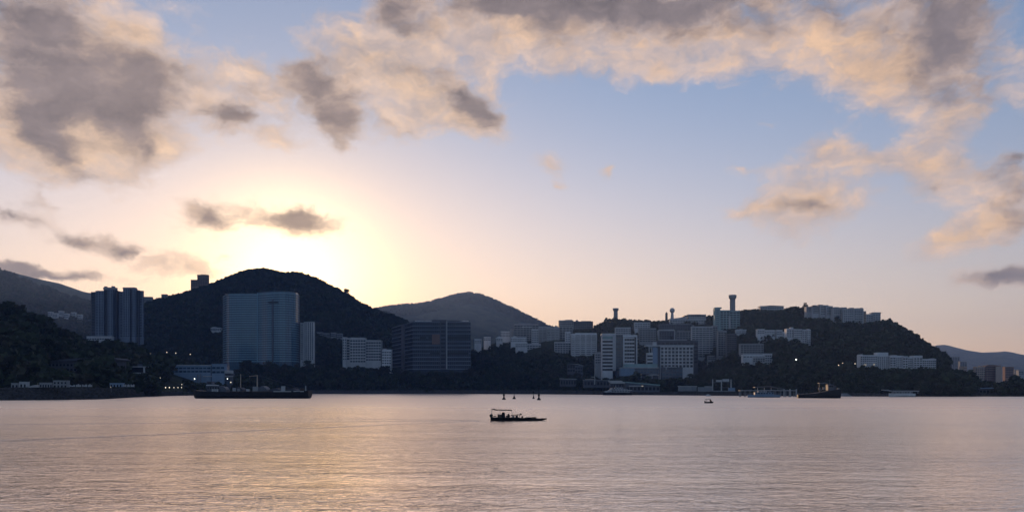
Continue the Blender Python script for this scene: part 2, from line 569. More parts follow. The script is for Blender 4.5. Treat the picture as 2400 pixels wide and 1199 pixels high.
class Thing:
    """an Empty at the thing's base; its parts are measured in photograph pixels (sideways, up) or metres"""
    def __init__(self, name, label, cat, px, py, d, group=None, rz=0.0):
        self.o = bpy.data.objects.new(name, None)
        self.o.empty_display_size = 2.0
        COL.objects.link(self.o)
        self.o.location = at(px, py, d)
        self.o.rotation_euler = (0, 0, rz)
        tag(self.o, label, cat, group)
        self.px, self.py, self.d, self.s = px, py, d, d / FPX
        self.x0, self.z0 = self.o.location.x, self.o.location.z

    def X(self, px, y=0.0):
        return (px - 1200.0) / FPX * (self.d + y) - self.x0

    def Z(self, py, y=0.0):
        return CAM_H + (HORIZON - py) / FPX * (self.d + y) - self.z0

    def boxm(self, name, material, x0, x1, y0, y1, z0, z1, parent=None):
        o = bpy.data.objects.new(name, cube_mesh(material))
        COL.objects.link(o)
        o.parent = parent or self.o
        o.location = (x0, y0, z0)
        o.scale = (x1 - x0, y1 - y0, z1 - z0)
        return o

    def box(self, name, material, px0, px1, pt, pb, y0, y1):
        q = y0 if abs(y0) > 3 else 0.0
        return self.boxm(name, material, self.X(px0, q), self.X(px1, q), y0, y1, self.Z(pb, q), self.Z(pt, q))

    def vol(self, px0, px1, pt, pb, dep=14.0, nf=6, nx=4, wall='pale', glass='glass', wf=0.5, pier=0.2, y=0.0,
            dn=26.0, parapet=True, balcony=False, side=0, keep=True, ends=0.0, trim=None):
        """a storeyed block: wall behind, spandrels and piers standing proud of recessed windows"""
        trim = trim or wall
        x0, x1, h, zb = self.X(px0, y), self.X(px1, y), self.Z(pt, y), self.Z(pb, y)
        if abs(px0 - 1200) > 350:
            dep = min(dep, 9.0)
        fh = (h - zb) / nf
        self.boxm('wall', wall, x0, x1, y + 0.5, y + dep, zb - dn, h)
        self.boxm('plinth', wall, x0, x1, y, y + 0.498, zb - dn, zb)
        sp = fh * (1 - wf)
        for i in range(nf):
            self.boxm('spandrel', trim, x0, x1, y, y + 0.5, zb + i * fh + fh * wf, zb + (i + 1) * fh)
            if balcony:
                self.boxm('balcony', trim, x0 + ends + 0.4, x1 - ends - 0.4, y - 1.3, y - 0.003, zb + i * fh + 0.02, zb + i * fh + 0.95)
        span = x1 - x0 - 2 * ends
        if ends:
            for a in (x0, x1 - ends):
                self.boxm('end_wall', wall, a, a + ends, y - 0.006, y + 0.49, zb, h)
        cw = span / nx
        pw = max(0.12, cw * pier)
        for k in range(nx + 1):
            c = x0 + ends + k * cw
            a, b = max(x0 + 0.002, c - pw / 2), min(x1 - 0.002, c + pw / 2)
            if nx > 1 or pier > 0.05:
                self.boxm('pier', trim, a, b, y - 0.003 if not ends else y + 0.004, y + 0.48, zb, h - 0.004)
        for i in range(nf):
            for k in range(nx):
                c = x0 + ends + k * cw
                gl = glass
                self.boxm('window', gl, c + pw / 2, c + cw - pw / 2, y + 0.32, y + 0.497, zb + i * fh + 0.01, zb + i * fh + fh * wf)
        if side:
            for sx, on in ((x0, side in (1, 3)), (x1, side in (2, 3))):
                if not on:
                    continue
                m = max(2, int(dep / 4.5))
                for i in range(nf):
                    for k in range(m):
                        yy = y + 1.4 + (dep - 2.2) * k / m
                        self.boxm('window', glass, sx - 0.12, sx + 0.12, yy, yy + (dep - 2.2) / m * 0.6, zb + i * fh + fh * 0.15, zb + i * fh + fh * 0.65)
        if parapet:
            self.boxm('parapet', trim, x0 - 0.15, x1 + 0.15, y - 0.15, y + dep + 0.15, h, h + min(1.1, 0.35 * fh))
        if keep:
            KEEP.append((px0 - 1, px1 + 1, pt, pb, self.d))
        return x0, x1, zb, h

    def part(self, geo, name, material, smooth=False, parent=None):
        return geo.build(name, material, parent or self.o, smooth)


# ------------------------------------------------------------------ land
class Hill:
    """a slope from its foot up to a ridge and down behind, surveyed along lines of sight"""
    def __init__(self, ridge, d_ridge, d_foot, z_foot=5.0, power=1.0, trees=0.0, rough=4.0):
        self.r = np.array(ridge, float)
        self.dr, self.df = d_ridge, d_foot
        self.zf, self.pw, self.trees, self.rough = z_foot, power, trees, rough

    def _d(self, spec, px):
        return float(spec) if not isinstance(spec, (list, tuple)) else float(np.interp(px, [a for a, _ in spec], [b for _, b in spec]))

    def line(self, px):
        dr, df = self._d(self.dr, px), self._d(self.df, px)
        py = float(np.interp(px, self.r[:, 0], self.r[:, 1]))
        zr = max(self.zf + 0.5, CAM_H + (HORIZON - py) / FPX * dr - self.trees)
        return dr, df, zr

    def point(self, px, t):
        dr, df, zr = self.line(px)
        if t <= 1:
            d = df + (dr - df) * t
            z = self.zf + (zr - self.zf) * t ** self.pw
        else:
            d = dr + (dr - df) * (t - 1) * 1.1
            z = zr - (zr - self.zf) * (t - 1) ** 1.3
        p = Vector(((px - 1200) / FPX * d, d, z))
        a = self.rough * min(1.0, t * 4) * (0.25 if 0.93 < t < 1.08 else 1.0)
        p.z += a * mnoise.fractal(p * 0.011, 0.9, 2.1, 4)
        return p

    def locate(self, px, py):
        """distance at which the slope is seen at a pixel"""
        lo, hi = 0.0, 1.0
        for _ in range(30):
            t = (lo + hi) / 2
            p = self.point(px, t)
            if CAM_H + (HORIZON - py) / FPX * p.y > p.z:
                lo = t
            else:
                hi = t
        return self.point(px, (lo + hi) / 2).y

    def build(self, name, material, nu=160, nt=46):
        pxs = np.linspace(self.r[0, 0], self.r[-1, 0], nu)
        ts = np.concatenate([np.linspace(0, 1, nt), np.linspace(1.06, 2, 12)])
        v = [self.point(float(p), float(t)) for p in pxs for t in ts]
        m = len(ts)
        f = [(i * m + j, (i + 1) * m + j, (i + 1) * m + j + 1, i * m + j + 1) for i in range(nu - 1) for j in range(m - 1)]
        o = new_mesh(name, [tuple(q) for q in v], f, material, smooth=True)
        o['kind'] = 'structure'
        return o


def terrain_mat(name, c0, c1, scale):
    m, N, out = mat(name)
    p = bsdf(N, out, Roughness=0.9)
    p.inputs['Specular IOR Level'].default_value = 0.1
    g = N.n('ShaderNodeNewGeometry')
    f = N.noise(g.outputs['Position'], scale, 8.0, 0.68)
    N.put(p.inputs['Base Color'], N.mix(N.lin(f, 0.36, 0.64), c0, c1))
    b = N.n('ShaderNodeBump')
    b.inputs['Strength'].default_value = 0.9
    b.inputs['Distance'].default_value = 7.0
    N.put(b.inputs['Height'], N.noise(g.outputs['Position'], scale * 2.2, 6.0, 0.7))
    N.put(p.inputs['Normal'], b.outputs[0])
    return m

# ------------------------------------------------------------------ the land
WOODED = terrain_mat('wooded_slope', (0.014, 0.02, 0.011), (0.05, 0.06, 0.03), 0.05)
FAR_WOODED = terrain_mat('far_wooded_slope', (0.016, 0.022, 0.013), (0.06, 0.07, 0.04), 0.02)

near_hill = Hill([(-160, 660), (-60, 688), (0, 700), (30, 705), (50, 720), (70, 735), (100, 742), (130, 762), (200, 785), (260, 800), (330, 812), (420, 842), (520, 868), (600, 890), (640, 905)],
                 [(-160, 800), (640, 1130)], [(-160, 520), (250, 560), (640, 1040)], 1.0, 0.8, 12.0)
left_mountain = Hill([(-320, 560), (-120, 600), (0, 628), (60, 652), (110, 672), (160, 690), (215, 705), (300, 740), (420, 790), (560, 840)], 2700, 1500, 0, 1.05, 5.0, 10.0)
back_ridge = Hill([(-300, 610), (-60, 622), (20, 633), (75, 648), (140, 661), (175, 675), (205, 684), (260, 690), (330, 715), (460, 760), (600, 800)], 3600, 2800, 0, 1.0, 4.0, 10.0)
main_hill = Hill([(200, 830), (240, 790), (290, 745), (335, 712), (345, 705), (390, 692), (440, 678), (470, 668), (500, 660), (540, 640), (580, 628), (610, 625), (640, 629),
                  (660, 635), (690, 633), (720, 640), (750, 652), (780, 668), (810, 682), (840, 700), (870, 717), (890, 725), (920, 735), (950, 745), (970, 765), (1010, 800), (1070, 850), (1120, 880)],
                 [(200, 1750), (600, 2000), (1120, 1700)], 1300, 1.0, 0.95, 9.0, 9.0)
peak = Hill([(780, 760), (870, 722), (900, 716), (940, 711), (990, 708), (1020, 700), (1045, 693), (1070, 687), (1100, 682), (1130, 688), (1160, 700), (1185, 712), (1210, 722),
             (1240, 738), (1270, 752), (1290, 762), (1312, 764), (1400, 785), (1500, 830)], 4300, 2500, 0, 1.0, 6.0, 14.0)
campus_hill = Hill([(1060, 862), (1110, 815), (1200, 792), (1290, 768), (1380, 766), (1400, 756), (1440, 745), (1480, 747), (1540, 750), (1560, 748), (1600, 742), (1680, 738),
                    (1720, 728), (1760, 724), (1800, 722), (1860, 719), (1890, 717), (1950, 726), (2000, 742), (2060, 752), (2080, 750), (2100, 757), (2120, 768), (2150, 785), (2190, 808), (2210, 825),
                    (2235, 850), (2260, 870), (2280, 885), (2310, 900)],
                   [(1060, 1500), (1500, 1420), (2000, 1330), (2310, 950)], [(1060, 1170), (1380, 1160), (1640, 1150), (1730, 900), (2000, 720), (2310, 690)], 0.5, 0.92, 8.0, 7.0)
far_range = Hill([(2080, 850), (2150, 828), (2195, 807), (2215, 806), (2240, 812), (2270, 820), (2300, 824), (2330, 824), (2355, 821), (2400, 830), (2500, 842), (2650, 850)], 6200, 3600, 0, 1.0, 3.0, 12.0)
shore_bank = Hill([(380, 880), (440, 872), (540, 868), (570, 856), (620, 850), (700, 852), (760, 854), (800, 858), (900, 857), (960, 866), (1000, 872), (1100, 868), (1250, 870), (1350, 880), (1420, 888), (1500, 892), (1560, 888), (1620, 876), (1680, 868), (1740, 880)],
                  [(380, 1010), (560, 1215), (1250, 1215), (1450, 1090), (1740, 1060)], [(380, 900), (560, 1150), (1250, 1160), (1450, 1000), (1740, 940)], 1.0, 0.7, 9.0, 1.5)
low_shore = Hill([(2150, 905), (2230, 900), (2300, 897), (2400, 893), (2500, 890), (2620, 888)], 900, 680, 0.5, 0.8, 8.0, 1.0)
for h, nm, m, nu in ((near_hill, 'near_hill', WOODED, 120), (left_mountain, 'left_mountain', FAR_WOODED, 120), (back_ridge, 'back_ridge', FAR_WOODED, 100), (main_hill, 'main_hill', WOODED, 200),
                     (peak, 'central_mountain', FAR_WOODED, 200), (campus_hill, 'campus_hill', WOODED, 220), (far_range, 'far_range', FAR_WOODED, 120), (shore_bank, 'shore_bank', WOODED, 120),
                     (low_shore, 'low_shore', WOODED, 60)):
    h.build(nm, m, nu)

# flat ground behind the waterline, and the waterline itself: photograph x, row of the waterline
SHORE = [(-900, 940), (-200, 938), (0, 937.5), (120, 936.5), (230, 935), (280, 932.5), (335, 928.5), (440, 926), (560, 924.5), (730, 922.3), (1000, 922), (1280, 923), (1500, 925), (1700, 926.5), (1900, 928),
         (2100, 928.3), (2400, 928), (2800, 928), (3600, 928)]


def shore_d(px):
    return CAM_H * FPX / (float(np.interp(px, [a for a, _ in SHORE], [b for _, b in SHORE])) - HORIZON)


pxs = list(np.linspace(-900, 3600, 240))
LAND_Z = [(-900, 6.6), (300, 6.6), (335, 4.6), (440, 3.4), (700, 5.0), (1300, 5.0), (1500, 3.2), (1800, 2.4), (3600, 2.0)]
fr = []
for p in pxs:
    d = shore_d(p)
    z = float(np.interp(p, [a for a, _ in LAND_Z], [b for _, b in LAND_Z]))
    run = z * 1.7
    fr.append(((p - 1200) / FPX * d, d, z, run))
v, f = [], []
for x, d, z, run in fr:
    k = 1 + run / d
    v += [(x * k, d * k, z), (x * 2600 / d, 2600, z)]
f = [(2 * i, 2 * i + 2, 2 * i + 3, 2 * i + 1) for i in range(len(fr) - 1)]
ground = new_mesh('ground', v, f, M['soil'])
ground['kind'] = 'structure'
# the sea wall is a rubble slope: an uneven stone face between water and land
v, f = [], []
rows = 7
for i, (x, d, z, run) in enumerate(fr):
    for j in range(rows):
        t = j / (rows - 1)
        k = 1 + run * t / d
        v.append((x * k, d * k, -0.6 + (z + 0.65) * t))
f = [(i * rows + j, (i + 1) * rows + j, (i + 1) * rows + j + 1, i * rows + j + 1) for i in range(len(fr) - 1) for j in range(rows - 1)]
sw = new_mesh('sea_wall', v, f, M['rock'])
sw['kind'] = 'structure'

# loose boulders on the sea wall
gb = Geo()
ico = bmesh.new()
bmesh.ops.create_icosphere(ico, subdivisions=1, radius=1.0)
IV = [tuple(q.co) for q in ico.verts]
IF = [tuple(q.index for q in fc.verts) for fc in ico.faces]
ico.free()
for _ in range(4200):
    p = random.uniform(-60, 2460)
    d = shore_d(p)
    z = float(np.interp(p, [a for a, _ in LAND_Z], [b for _, b in LAND_Z]))
    t = random.random()
    k = 1 + z * 1.7 * t / d
    c = Vector(((p - 1200) / FPX * d * k, d * k, -0.4 + (z + 0.5) * t))
    r = random.uniform(0.35, 1.1)
    sx, sy, sz = random.uniform(.7, 1.5) * r, random.uniform(.7, 1.2) * r, random.uniform(.5, 1.0) * r
    gb.add([(c.x + a * sx * random.uniform(.8, 1.2), c.y + b * sy, c.z + e * sz * random.uniform(.8, 1.2)) for a, b, e in IV], IF)
bo = new_mesh('boulders', gb.v, gb.f, M['rock'])
tag(bo, 'grey rubble boulders heaped along the sea wall', 'rubble', kind='stuff')

# ------------------------------------------------------------------ buildings
CH = campus_hill.locate
MH = main_hill.locate


def block(label, px0, px1, pt, pb, d, name='hillside_block', cat='building', group=None, rz=0.0, **kw):
    t = Thing(name, label, cat, px0, pb, d, group, rz)
    t.vol(px0, px1, pt, pb, **kw)
    return t


def roof_box(t, px0, px1, pt, pb, material='pale', y0=2.0, y1=8.0, name='roof_house'):
    t.box(name, material, px0, px1, pt, pb, y0, y1)
    KEEP.append((px0, px1, pt, pb, t.d))


# --- twin residential towers on the left
def flats(label, bays, crown, d, pb):
    t = Thing('residential_tower', label, 'apartment tower', bays[0][0], pb, d, 'pair of tall residential towers on the left')
    for (a, b, pt, y, nx, wall) in bays:
        t.vol(a, b, pt, pb, dep=12 - y * .8, nf=28, nx=nx, wall=wall, wf=0.5, pier=0.34, y=y, dn=14, parapet=True, side=3)
    roof_box(t, *crown, 'grey', 2.5, 12)
    return t


A = flats('tall residential tower with rooftop mast, left of the twin pair', [(213, 224, 685, 6, 1, 'dark'), (224, 243, 682, 0, 3, 'dim'), (243.2, 252, 678, 4, 1, 'dark'), (252.2, 264, 678, 0, 2, 'dim'), (264.2, 273, 681, 7, 1, 'dark')],
          (240, 268, 672.5, 678), 1420, 788)
g = Geo().tube((A.X(259), 6, A.Z(673)), (A.X(259), 6, A.Z(664)), 0.25, 0.08, 6)
A.part(g, 'mast', 'steel')
A.box('roof_tank', 'grey', 244, 249, 670.5, 672.6, 4, 9)
A.box('roof_tank', 'grey', 261, 267, 670, 672.6, 4, 9)
B = flats('tall residential tower nearest the sunlit ridge, right of the twin pair', [(280, 288, 684, 5, 1, 'dim'), (288.2, 304, 676, 0, 3, 'dim'), (304.2, 309, 677, 5, 1, 'dark'), (309.2, 317, 677, 0, 2, 'dim'), (317.2, 326, 681, 5, 1, 'dark'), (326.2, 334, 682, 8, 1, 'dim')],
          (286, 314, 672.5, 677), 1425, 788)
t = Thing('link_block', 'dark recessed block joining the twin residential towers', 'building', 273.3, 788, 1436, None)
t.vol(273.3, 280, 683, 788, dep=9, nf=28, nx=1, wall='dark', wf=0.3, dn=14)
t = Thing('podium', 'long low pale podium wall at the foot of the twin towers', 'podium', 203, 795, 1405)
t.vol(203, 262, 788.5, 795, dep=8, nf=1, nx=10, wall='pale', wf=0.35, dn=8)

# --- blocks standing on the ridge against the sun
t = Thing('ridge_flats', 'pair of stepped apartment blocks silhouetted on the ridge beside the sun', 'apartment block', 447, 670, MH(460, 674))
t.vol(447, 462, 656, 670, nf=4, nx=4, wall='brown', dep=16)
t.vol(462.2, 487, 644.5, 670, nf=8, nx=6, wall='brown', dep=18, y=-1)
roof_box(t, 470, 480, 642.5, 644.5, 'brown')
t = Thing('ridge_house', 'small flat roofed house on the ridge right of the twin towers', 'house', 337, 706, MH(345, 708))
t.vol(337, 355, 696, 706, nf=3, nx=5, wall='grey', dep=14)
t = Thing('ridge_house', 'low hut on the bright ridge below the stepped apartment blocks', 'house', 378, 697, MH(388, 697))
t.vol(378, 390, 690, 697, nf=2, nx=3, wall='grey', dep=10)
t = Thing('hillside_villa', 'pale villa peeking out left of the glass tower', 'house', 494, 774, MH(506, 779))
t.vol(494, 519, 768, 774, nf=2, nx=5, wall='pale', dep=10, dn=6)
roof_box(t, 497, 505, 765.5, 768, 'pale', 1, 6)

# --- the curved glass tower
D = 1270.0
t = Thing('glass_tower', 'tall blue glass office tower with a bowed right wing', 'office tower', 520, 846, D)
FOOT = [(522, 40), (524, 24), (530, 8), (537, 3), (560, 0.5), (590, 0.5), (602, 1), (606, 0), (614, -3), (626, -9), (640, -14), (655, -16), (670, -15), (683, -9), (694, 0), (700, 12), (702, 26), (702, 44), (600, 48), (522, 48)]
FP = [(t.X(a, b), b) for a, b in FOOT]
front = FP[:18]


def inset(pts, k):
    cx = sum(p[0] for p in pts) / len(pts)
    cyy = sum(p[1] for p in pts) / len(pts)
    return [(cx + (x - cx) * (1 - k), cyy + (y - cyy) * (1 - k)) for x, y in pts]


top = t.Z(690)
core = inset(FP, 0.012)
t.part(Geo().plan(core, -40, top), 'curtain_wall', 'curtain')
NF = 29
fh = top / NF
for i in range(NF + 1):
    z = i * fh
    g = Geo()
    # a slab edge of one storey following the facade, 0.35 m proud of the glass
    n = len(FP)
    g.plan(FP, z - fh * 0.17, z + fh * 0.17)
    t.part(g, 'floor_band', 'band')
k = 0
for (a, b), (a2, b2) in zip(front[:-1], front[1:]):
    L = math.hypot(a2 - a, b2 - b)
    m = max(1, round(L / 4.2))
    for j in range(m):
        q = j / m
        x, y = a + (a2 - a) * q, b + (b2 - b) * q
        t.boxm('mullion', 'slate', x - 0.14, x + 0.14, y - 0.18, y + 0.3, -8, top)
crown_l = [(t.X(a, b), b) for a, b in [(527, 9), (534, 4), (601, 3), (601, 30), (527, 30)]]
crown_r = [(t.X(a, b), b) for a, b in [(604, 3), (614, 0), (626, -6), (640, -11), (655, -13), (670, -12), (683, -6), (693, 3), (699, 15), (699, 40), (604, 40)]]
t.part(Geo().plan(crown_l, top + 0.3, t.Z(686.5)), 'parapet', 'curtain')
t.part(Geo().plan(crown_r, top + 0.3, t.Z(684.5)), 'parapet', 'curtain')
t.box('stair_fin', 'band', 602, 604, 686, 846, 0.2, 3)
t.box('stair_fin', 'slate', 637, 641, 700, 846, -15.0, -10)
t.box('vent', 'glass', 628, 652, 706, 709, -16.5, -5)
KEEP.append((519, 705, 684, 846, D - 12))

t = Thing('slab_tower', 'narrow pale slab tower with vertical fins beside the glass tower', 'office tower', 703.5, 842, 1285)
t.vol(703.5, 712, 757, 842, nf=20, nx=1, wall='pale', dep=24, pier=0.4, wf=0.3)
t.vol(712.2, 735, 755, 842, nf=20, nx=5, wall='pale', dep=24, pier=0.5, wf=0.75, y=-1.2)
for k in range(6):
    x = t.X(713 + k * 4.2)
    t.boxm('fin', 'white', x, x + 1.0, -2.0, -1.21, 0, t.Z(756))

# --- white clinic-like blocks
t = Thing('white_offices', 'white seven storey block with stepped wings between the towers', 'office block', 803, 848, 1245)
t.vol(803, 812, 791, 842, nf=8, nx=2, wall='pale', dep=16, wf=0.45, pier=0.4)
t.vol(812.2, 820, 793, 842, nf=8, nx=1, wall='pale', dep=14, wf=0.6, y=2)
t.vol(820.2, 857, 793, 848, nf=8, nx=6, wall='pale', dep=16, wf=0.5, pier=0.22, y=-2)
t.vol(857.2, 893, 798, 844, nf=7, nx=6, wall='pale', dep=16, wf=0.5, pier=0.2, y=-0.5)
roof_box(t, 822, 853, 790.5, 792.6, 'white', 0, 9)
t = block('small white annex tucked beside the dark cube office', 895, 917, 820, 852, 1240, 'white_annex', 'office block', nf=5, nx=4, wall='white', dep=12, wf=0.45, pier=0.3)
roof_box(t, 897, 905, 816, 819.5, 'pale', 2, 7)

# --- the dark cube office
D = 1228.0
t = Thing('cube_office', 'big dark cube shaped office block with rooftop frames', 'office block', 968, 864, D)
k = (D + 118) / D
pl = [(t.X(968), 0.6), (t.X(1103), 0.6), ((1101 - 1200) / FPX * (D + 95) - t.o.location.x, 95), ((919 - 1200) / FPX * (D + 118) - t.o.location.x, 118)]
hh = t.Z(754)
t.part(Geo().plan(pl, -40, hh), 'curtain_wall', 'smoke')
x0, x1 = t.X(968), t.X(1103)
NF = 12
fh = hh / NF
for i in range(NF + 1):
    z = i * fh
    th = 0.7 if i not in (8, 4) else 0.4
    t.boxm('floor_band', 'dim', x0 - 0.2, x1 + 0.2, 0.1, 0.7, z - th, z + th)
for k in range(28):
    x = x0 + (x1 - x0) * k / 27
    t.boxm('mullion', 'slate', x - 0.18, x + 0.18, 0.02, 0.65, 0, hh)
shaft = t.box('stair_shaft', 'dark', 1031, 1046, 752, 864, -0.6, 6)
for i in range(NF):
    under(t.boxm('shaft_window', 'glass', t.X(1033.5), t.X(1044), -0.75, -0.58, i * fh + fh * 0.3, i * fh + fh * 0.75), shaft)
t.box('shaft_edge', 'pale', 1046.1, 1048.2, 752, 864, -0.9, 2)
for a, b, i in ((984, 999, 8), (1004, 1012, 8), (1048.5, 1102, 8), (1008, 1030.5, 4), (1048.5, 1098, 4)):
    t.boxm('refuge_opening', 'glass', t.X(a), t.X(b), -0.12, 0.09, (i - 0.32) * fh, (i + 0.22) * fh)
t.box('tile_panel', 'brown', 1012.5, 1030.5, 783, 806, -0.05, 0.09)
# receding left side: storey bands and a dark recess
(ax, ay), (bx, by) = pl[0], pl[3]
for i in range(NF + 1):
    g = Geo()
    nrm = Vector((by - ay, -(bx - ax), 0)).normalized()
    nrm = nrm if nrm.x < 0 else -nrm
    a, b = Vector((ax, ay, 0)), Vector((bx, by, 0))
    pts = [a, b, b + nrm * 0.35, a + nrm * 0.35]
    g.plan([(q.x, q.y) for q in pts], i * fh - 0.5, i * fh + 0.5)
    t.part(g, 'side_band', 'dim')
a, b = Vector((ax, ay, 0)), Vector((bx, by, 0))
c0, c1 = a.lerp(b, 0.36), a.lerp(b, 0.52)
t.part(Geo().plan([(c0.x, c0.y), (c1.x, c1.y), (c1.x + nrm.x * .9, c1.y + nrm.y * .9), (c0.x + nrm.x * .9, c0.y + nrm.y * .9)], -4, hh + 1), 'side_recess', 'dark')
for a, b in ((972, 992), (994, 1011), (1082, 1098)):
    t.box('roof_screen', 'paint', a, b, 750.6, 752.4, 2.0, 3.2)
t.box('roof_house', 'dark', 1012, 1046, 749, 753.6, 6, 20)
t.box('roof_house', 'slate', 1050, 1078, 751, 753.6, 6, 20)
for k in range(16):
    x = t.X(970 + k * 8.7)
    t.boxm('roof_post', 'dark', x - 0.2, x + 0.2, 1.8, 2.2, hh + 0.02, hh + 2.4)
t.box('roof_rail', 'dark', 968, 1103, 750.0, 750.6, 1.8, 3.3)
KEEP.append((917, 1105, 750, 864, D - 10))

# --- houses and blocks on the campus slope, left to right
SL = 'small buildings scattered on the slope between the peak and the campus'
block('tiny white house at the far left of the slope below the peak', 1134, 1150, 790, 797, 1420, 'hillside_house', 'house', SL, nf=2, nx=4, wall='white', dep=9)
t = block('tiny gabled white house right of the far left slope house', 1163, 1178, 792, 798, 1415, 'hillside_house', 'house', SL, nf=2, nx=3, wall='white', dep=9)
t.part(Geo().prism([(t.X(1161.5), t.Z(791.6)), (t.X(1170), t.Z(787.5)), (t.X(1179.5), t.Z(791.6))], -0.6, 9.6), 'roof', 'white')
block('low pale block left of the stair towers below the peak', 1174, 1195, 777, 788, 1460, nf=3, nx=6, wall='white', dep=12, wf=0.4)
block('slim pale tower with stacked balconies left of the wide grey block', 1196, 1204, 772, 800, 1450, nf=8, nx=1, wall='pale', dep=10, balcony=True)
t = block('wide grey block with a pale roof strip below the right foot of the peak', 1205, 1262, 760, 806, 1440, nf=9, nx=8, wall='grey', dep=18, wf=0.55)
roof_box(t, 1215, 1245, 756.5, 759.5, 'grey', 3, 10)
t.box('roof_strip', 'pale', 1223, 1247, 764.5, 767, -0.9, -0.2)
t = block('long white block with a pitched end in front of the wide grey block', 1197, 1234, 791, 800, 1400, nf=2, nx=9, wall='white', dep=10, wf=0.35)
t.part(Geo().prism([(t.X(1199), t.Z(790.4)), (t.X(1206), t.Z(786)), (t.X(1213), t.Z(790.4))], 0, 9), 'roof', 'white')
block('pale flat topped block in the trees below the balcony towers', 1234, 1268, 806, 832, 1370, nf=5, nx=5, wall='pale', dep=14, wf=0.4)
roof = block('tall balcony tower left of its taller neighbours under the skyline dip', 1263, 1280, 766, 824, 1400, nf=15, nx=2, wall='pale', dep=16, balcony=True, wf=0.55)
t = block('tall grey balcony tower with wide slabs under the skyline dip', 1281, 1311, 767, 822, 1395, nf=14, nx=3, wall='pale', dep=18, balcony=True, wf=0.55)
t = block('grey tower with narrow bays right of the tall balcony towers', 1311.3, 1342, 765, 816, 1405, nf=13, nx=4, wall='grey', dep=18, wf=0.55)
t = Thing('ridge_block', 'long flat roofed block on the skyline left of the small water tower', 'building', 1310, 772, 1440)
t.vol(1310, 1344, 751.5, 772, nf=5, nx=7, wall='grey', dep=20, wf=0.45)
t.vol(1344.2, 1390, 754, 772, nf=4, nx=9, wall='slate', dep=20, wf=0.45, y=2)
roof_box(t, 1325, 1341, 748.8, 751.2, 'grey', 4, 12)
roof_box(t, 1362, 1385, 751.5, 753.6, 'slate', 4, 12)
t.part(Geo().lathe([(1.6, 0), (2.4, 1.2), (2.2, 3.2), (0.4, 4.2)], (t.X(1353), 8, t.Z(753.6))), 'roof_tank', 'slate')
t = Thing('terrace_block', 'broad banded block with white storey slabs left of the twin slabs', 'building', 1339, 836, 1270)
t.vol(1339, 1347, 783, 836, nf=11, nx=1, wall='grey', dep=16, balcony=True, trim='white')
t.vol(1347.2, 1399, 783, 836, nf=11, nx=4, wall='slate', dep=18, wf=0.6, trim='white', y=1, balcony=True)
t.box('parapet', 'white', 1349, 1398.5, 779.6, 782, 1.2, 14)
block('low pale block at the foot of the banded block, left of the twin slabs', 1395, 1412, 826, 850, 1190, nf=4, nx=3, wall='pale', dep=10, wf=0.4)
t = Thing('pavilion', 'small pavilion with a pale sloped roof among dark trees', 'pavilion', 1335, 872, 1165)
t.vol(1348, 1366, 857, 872, nf=2, nx=3, wall='slate', dep=9, wf=0.6)
t.vol(1330, 1347.8, 854, 870, nf=2, nx=3, wall='dark', dep=9, wf=0.6, y=2)
t.part(Geo().prism([(t.X(1333), t.Z(853.5)), (t.X(1353), t.Z(852)), (t.X(1368), t.Z(856.3)), (t.X(1366), t.Z(856.5)), (t.X(1352), t.Z(852.8))], -1.2, 8), 'roof', 'roof')

EX = 'pale blocks packed on the slope below the skyline dip'
block('pale cube of flats between the wide grey block and the balcony tower', 1246, 1262.6, 772, 812, 1390, nf=8, nx=3, wall='pale', dep=12, wf=0.45)
block('low white row of rooms under the wide grey block', 1208, 1236, 803, 812, 1360, 'hillside_house', 'house', nf=2, nx=7, wall='white', dep=9, wf=0.4)
block('white two storey house at the left foot of the peak slope', 1112, 1128, 795, 803, 1400, 'hillside_house', 'house', nf=2, nx=4, wall='white', dep=9, wf=0.4)
block('pale stepped flats in front of the grey tower with narrow bays', 1300, 1338, 802, 832, 1330, nf=6, nx=6, wall='pale', dep=12, wf=0.5)
block('slim white stair block left of the broad banded block', 1325, 1337, 778, 803, 1345, nf=6, nx=2, wall='white', dep=10, wf=0.4)
block('pale block half hidden above the twin white slabs', 1443, 1478, 768, 790, 1300, nf=5, nx=6, wall='pale', dep=12, wf=0.45)
block('grey block on the slope right of the twin white slabs', 1499, 1538, 770, 800, 1290, nf=6, nx=6, wall='grey', dep=12, wf=0.45)
block('pale bright block on the slope above the grey one', 1488, 1524, 756, 768, 1345, nf=3, nx=6, wall='pale', dep=12, wf=0.4)
block('pale infill block between the framed block and the wide pale block', 1586, 1620, 776, 796, CH(1600, 800), nf=5, nx=5, wall='grey', dep=12, wf=0.45)

# --- twin white framed slabs and podium
D = 1150.0
t = Thing('twin_slab_block', 'twin white framed slabs joined by a dark glass core', 'office block', 1412, 868, D)
t.vol(1412, 1436, 786, 868, nf=10, nx=1, wall='white', dep=20, wf=0.6, pier=0.01, parapet=False, y=0.5)
t.box('end_wall', 'pale', 1436.1, 1443.5, 783, 868, -0.6, 20)
t.box('roof_slab', 'white', 1411, 1443.5, 780.8, 785.6, -0.4, 20.5)
t.box('top_glazing', 'green', 1413, 1436, 787.5, 793.5, 0.2, 0.45)
t.vol(1443.7, 1460.2, 784, 868, nf=14, nx=3, wall='dark', glass='curtain', dep=14, wf=0.7, pier=0.1, y=4, parapet=False)
t.vol(1463.5, 1487, 790, 866, nf=9, nx=4, wall='white', dep=20, wf=0.6, pier=0.08, parapet=False)
t.box('frame_side', 'white', 1460.4, 1463.4, 787, 866, -0.8, 20)
t.box('frame_side', 'white', 1491, 1493.6, 789, 866, -0.8, 20)
t.box('roof_slab', 'white', 1460.4, 1493.6, 784.6, 788.9, -0.81, 20.2)
t.box('recess_wall', 'glass', 1487.2, 1490.9, 789.2, 866, 1.5, 18)
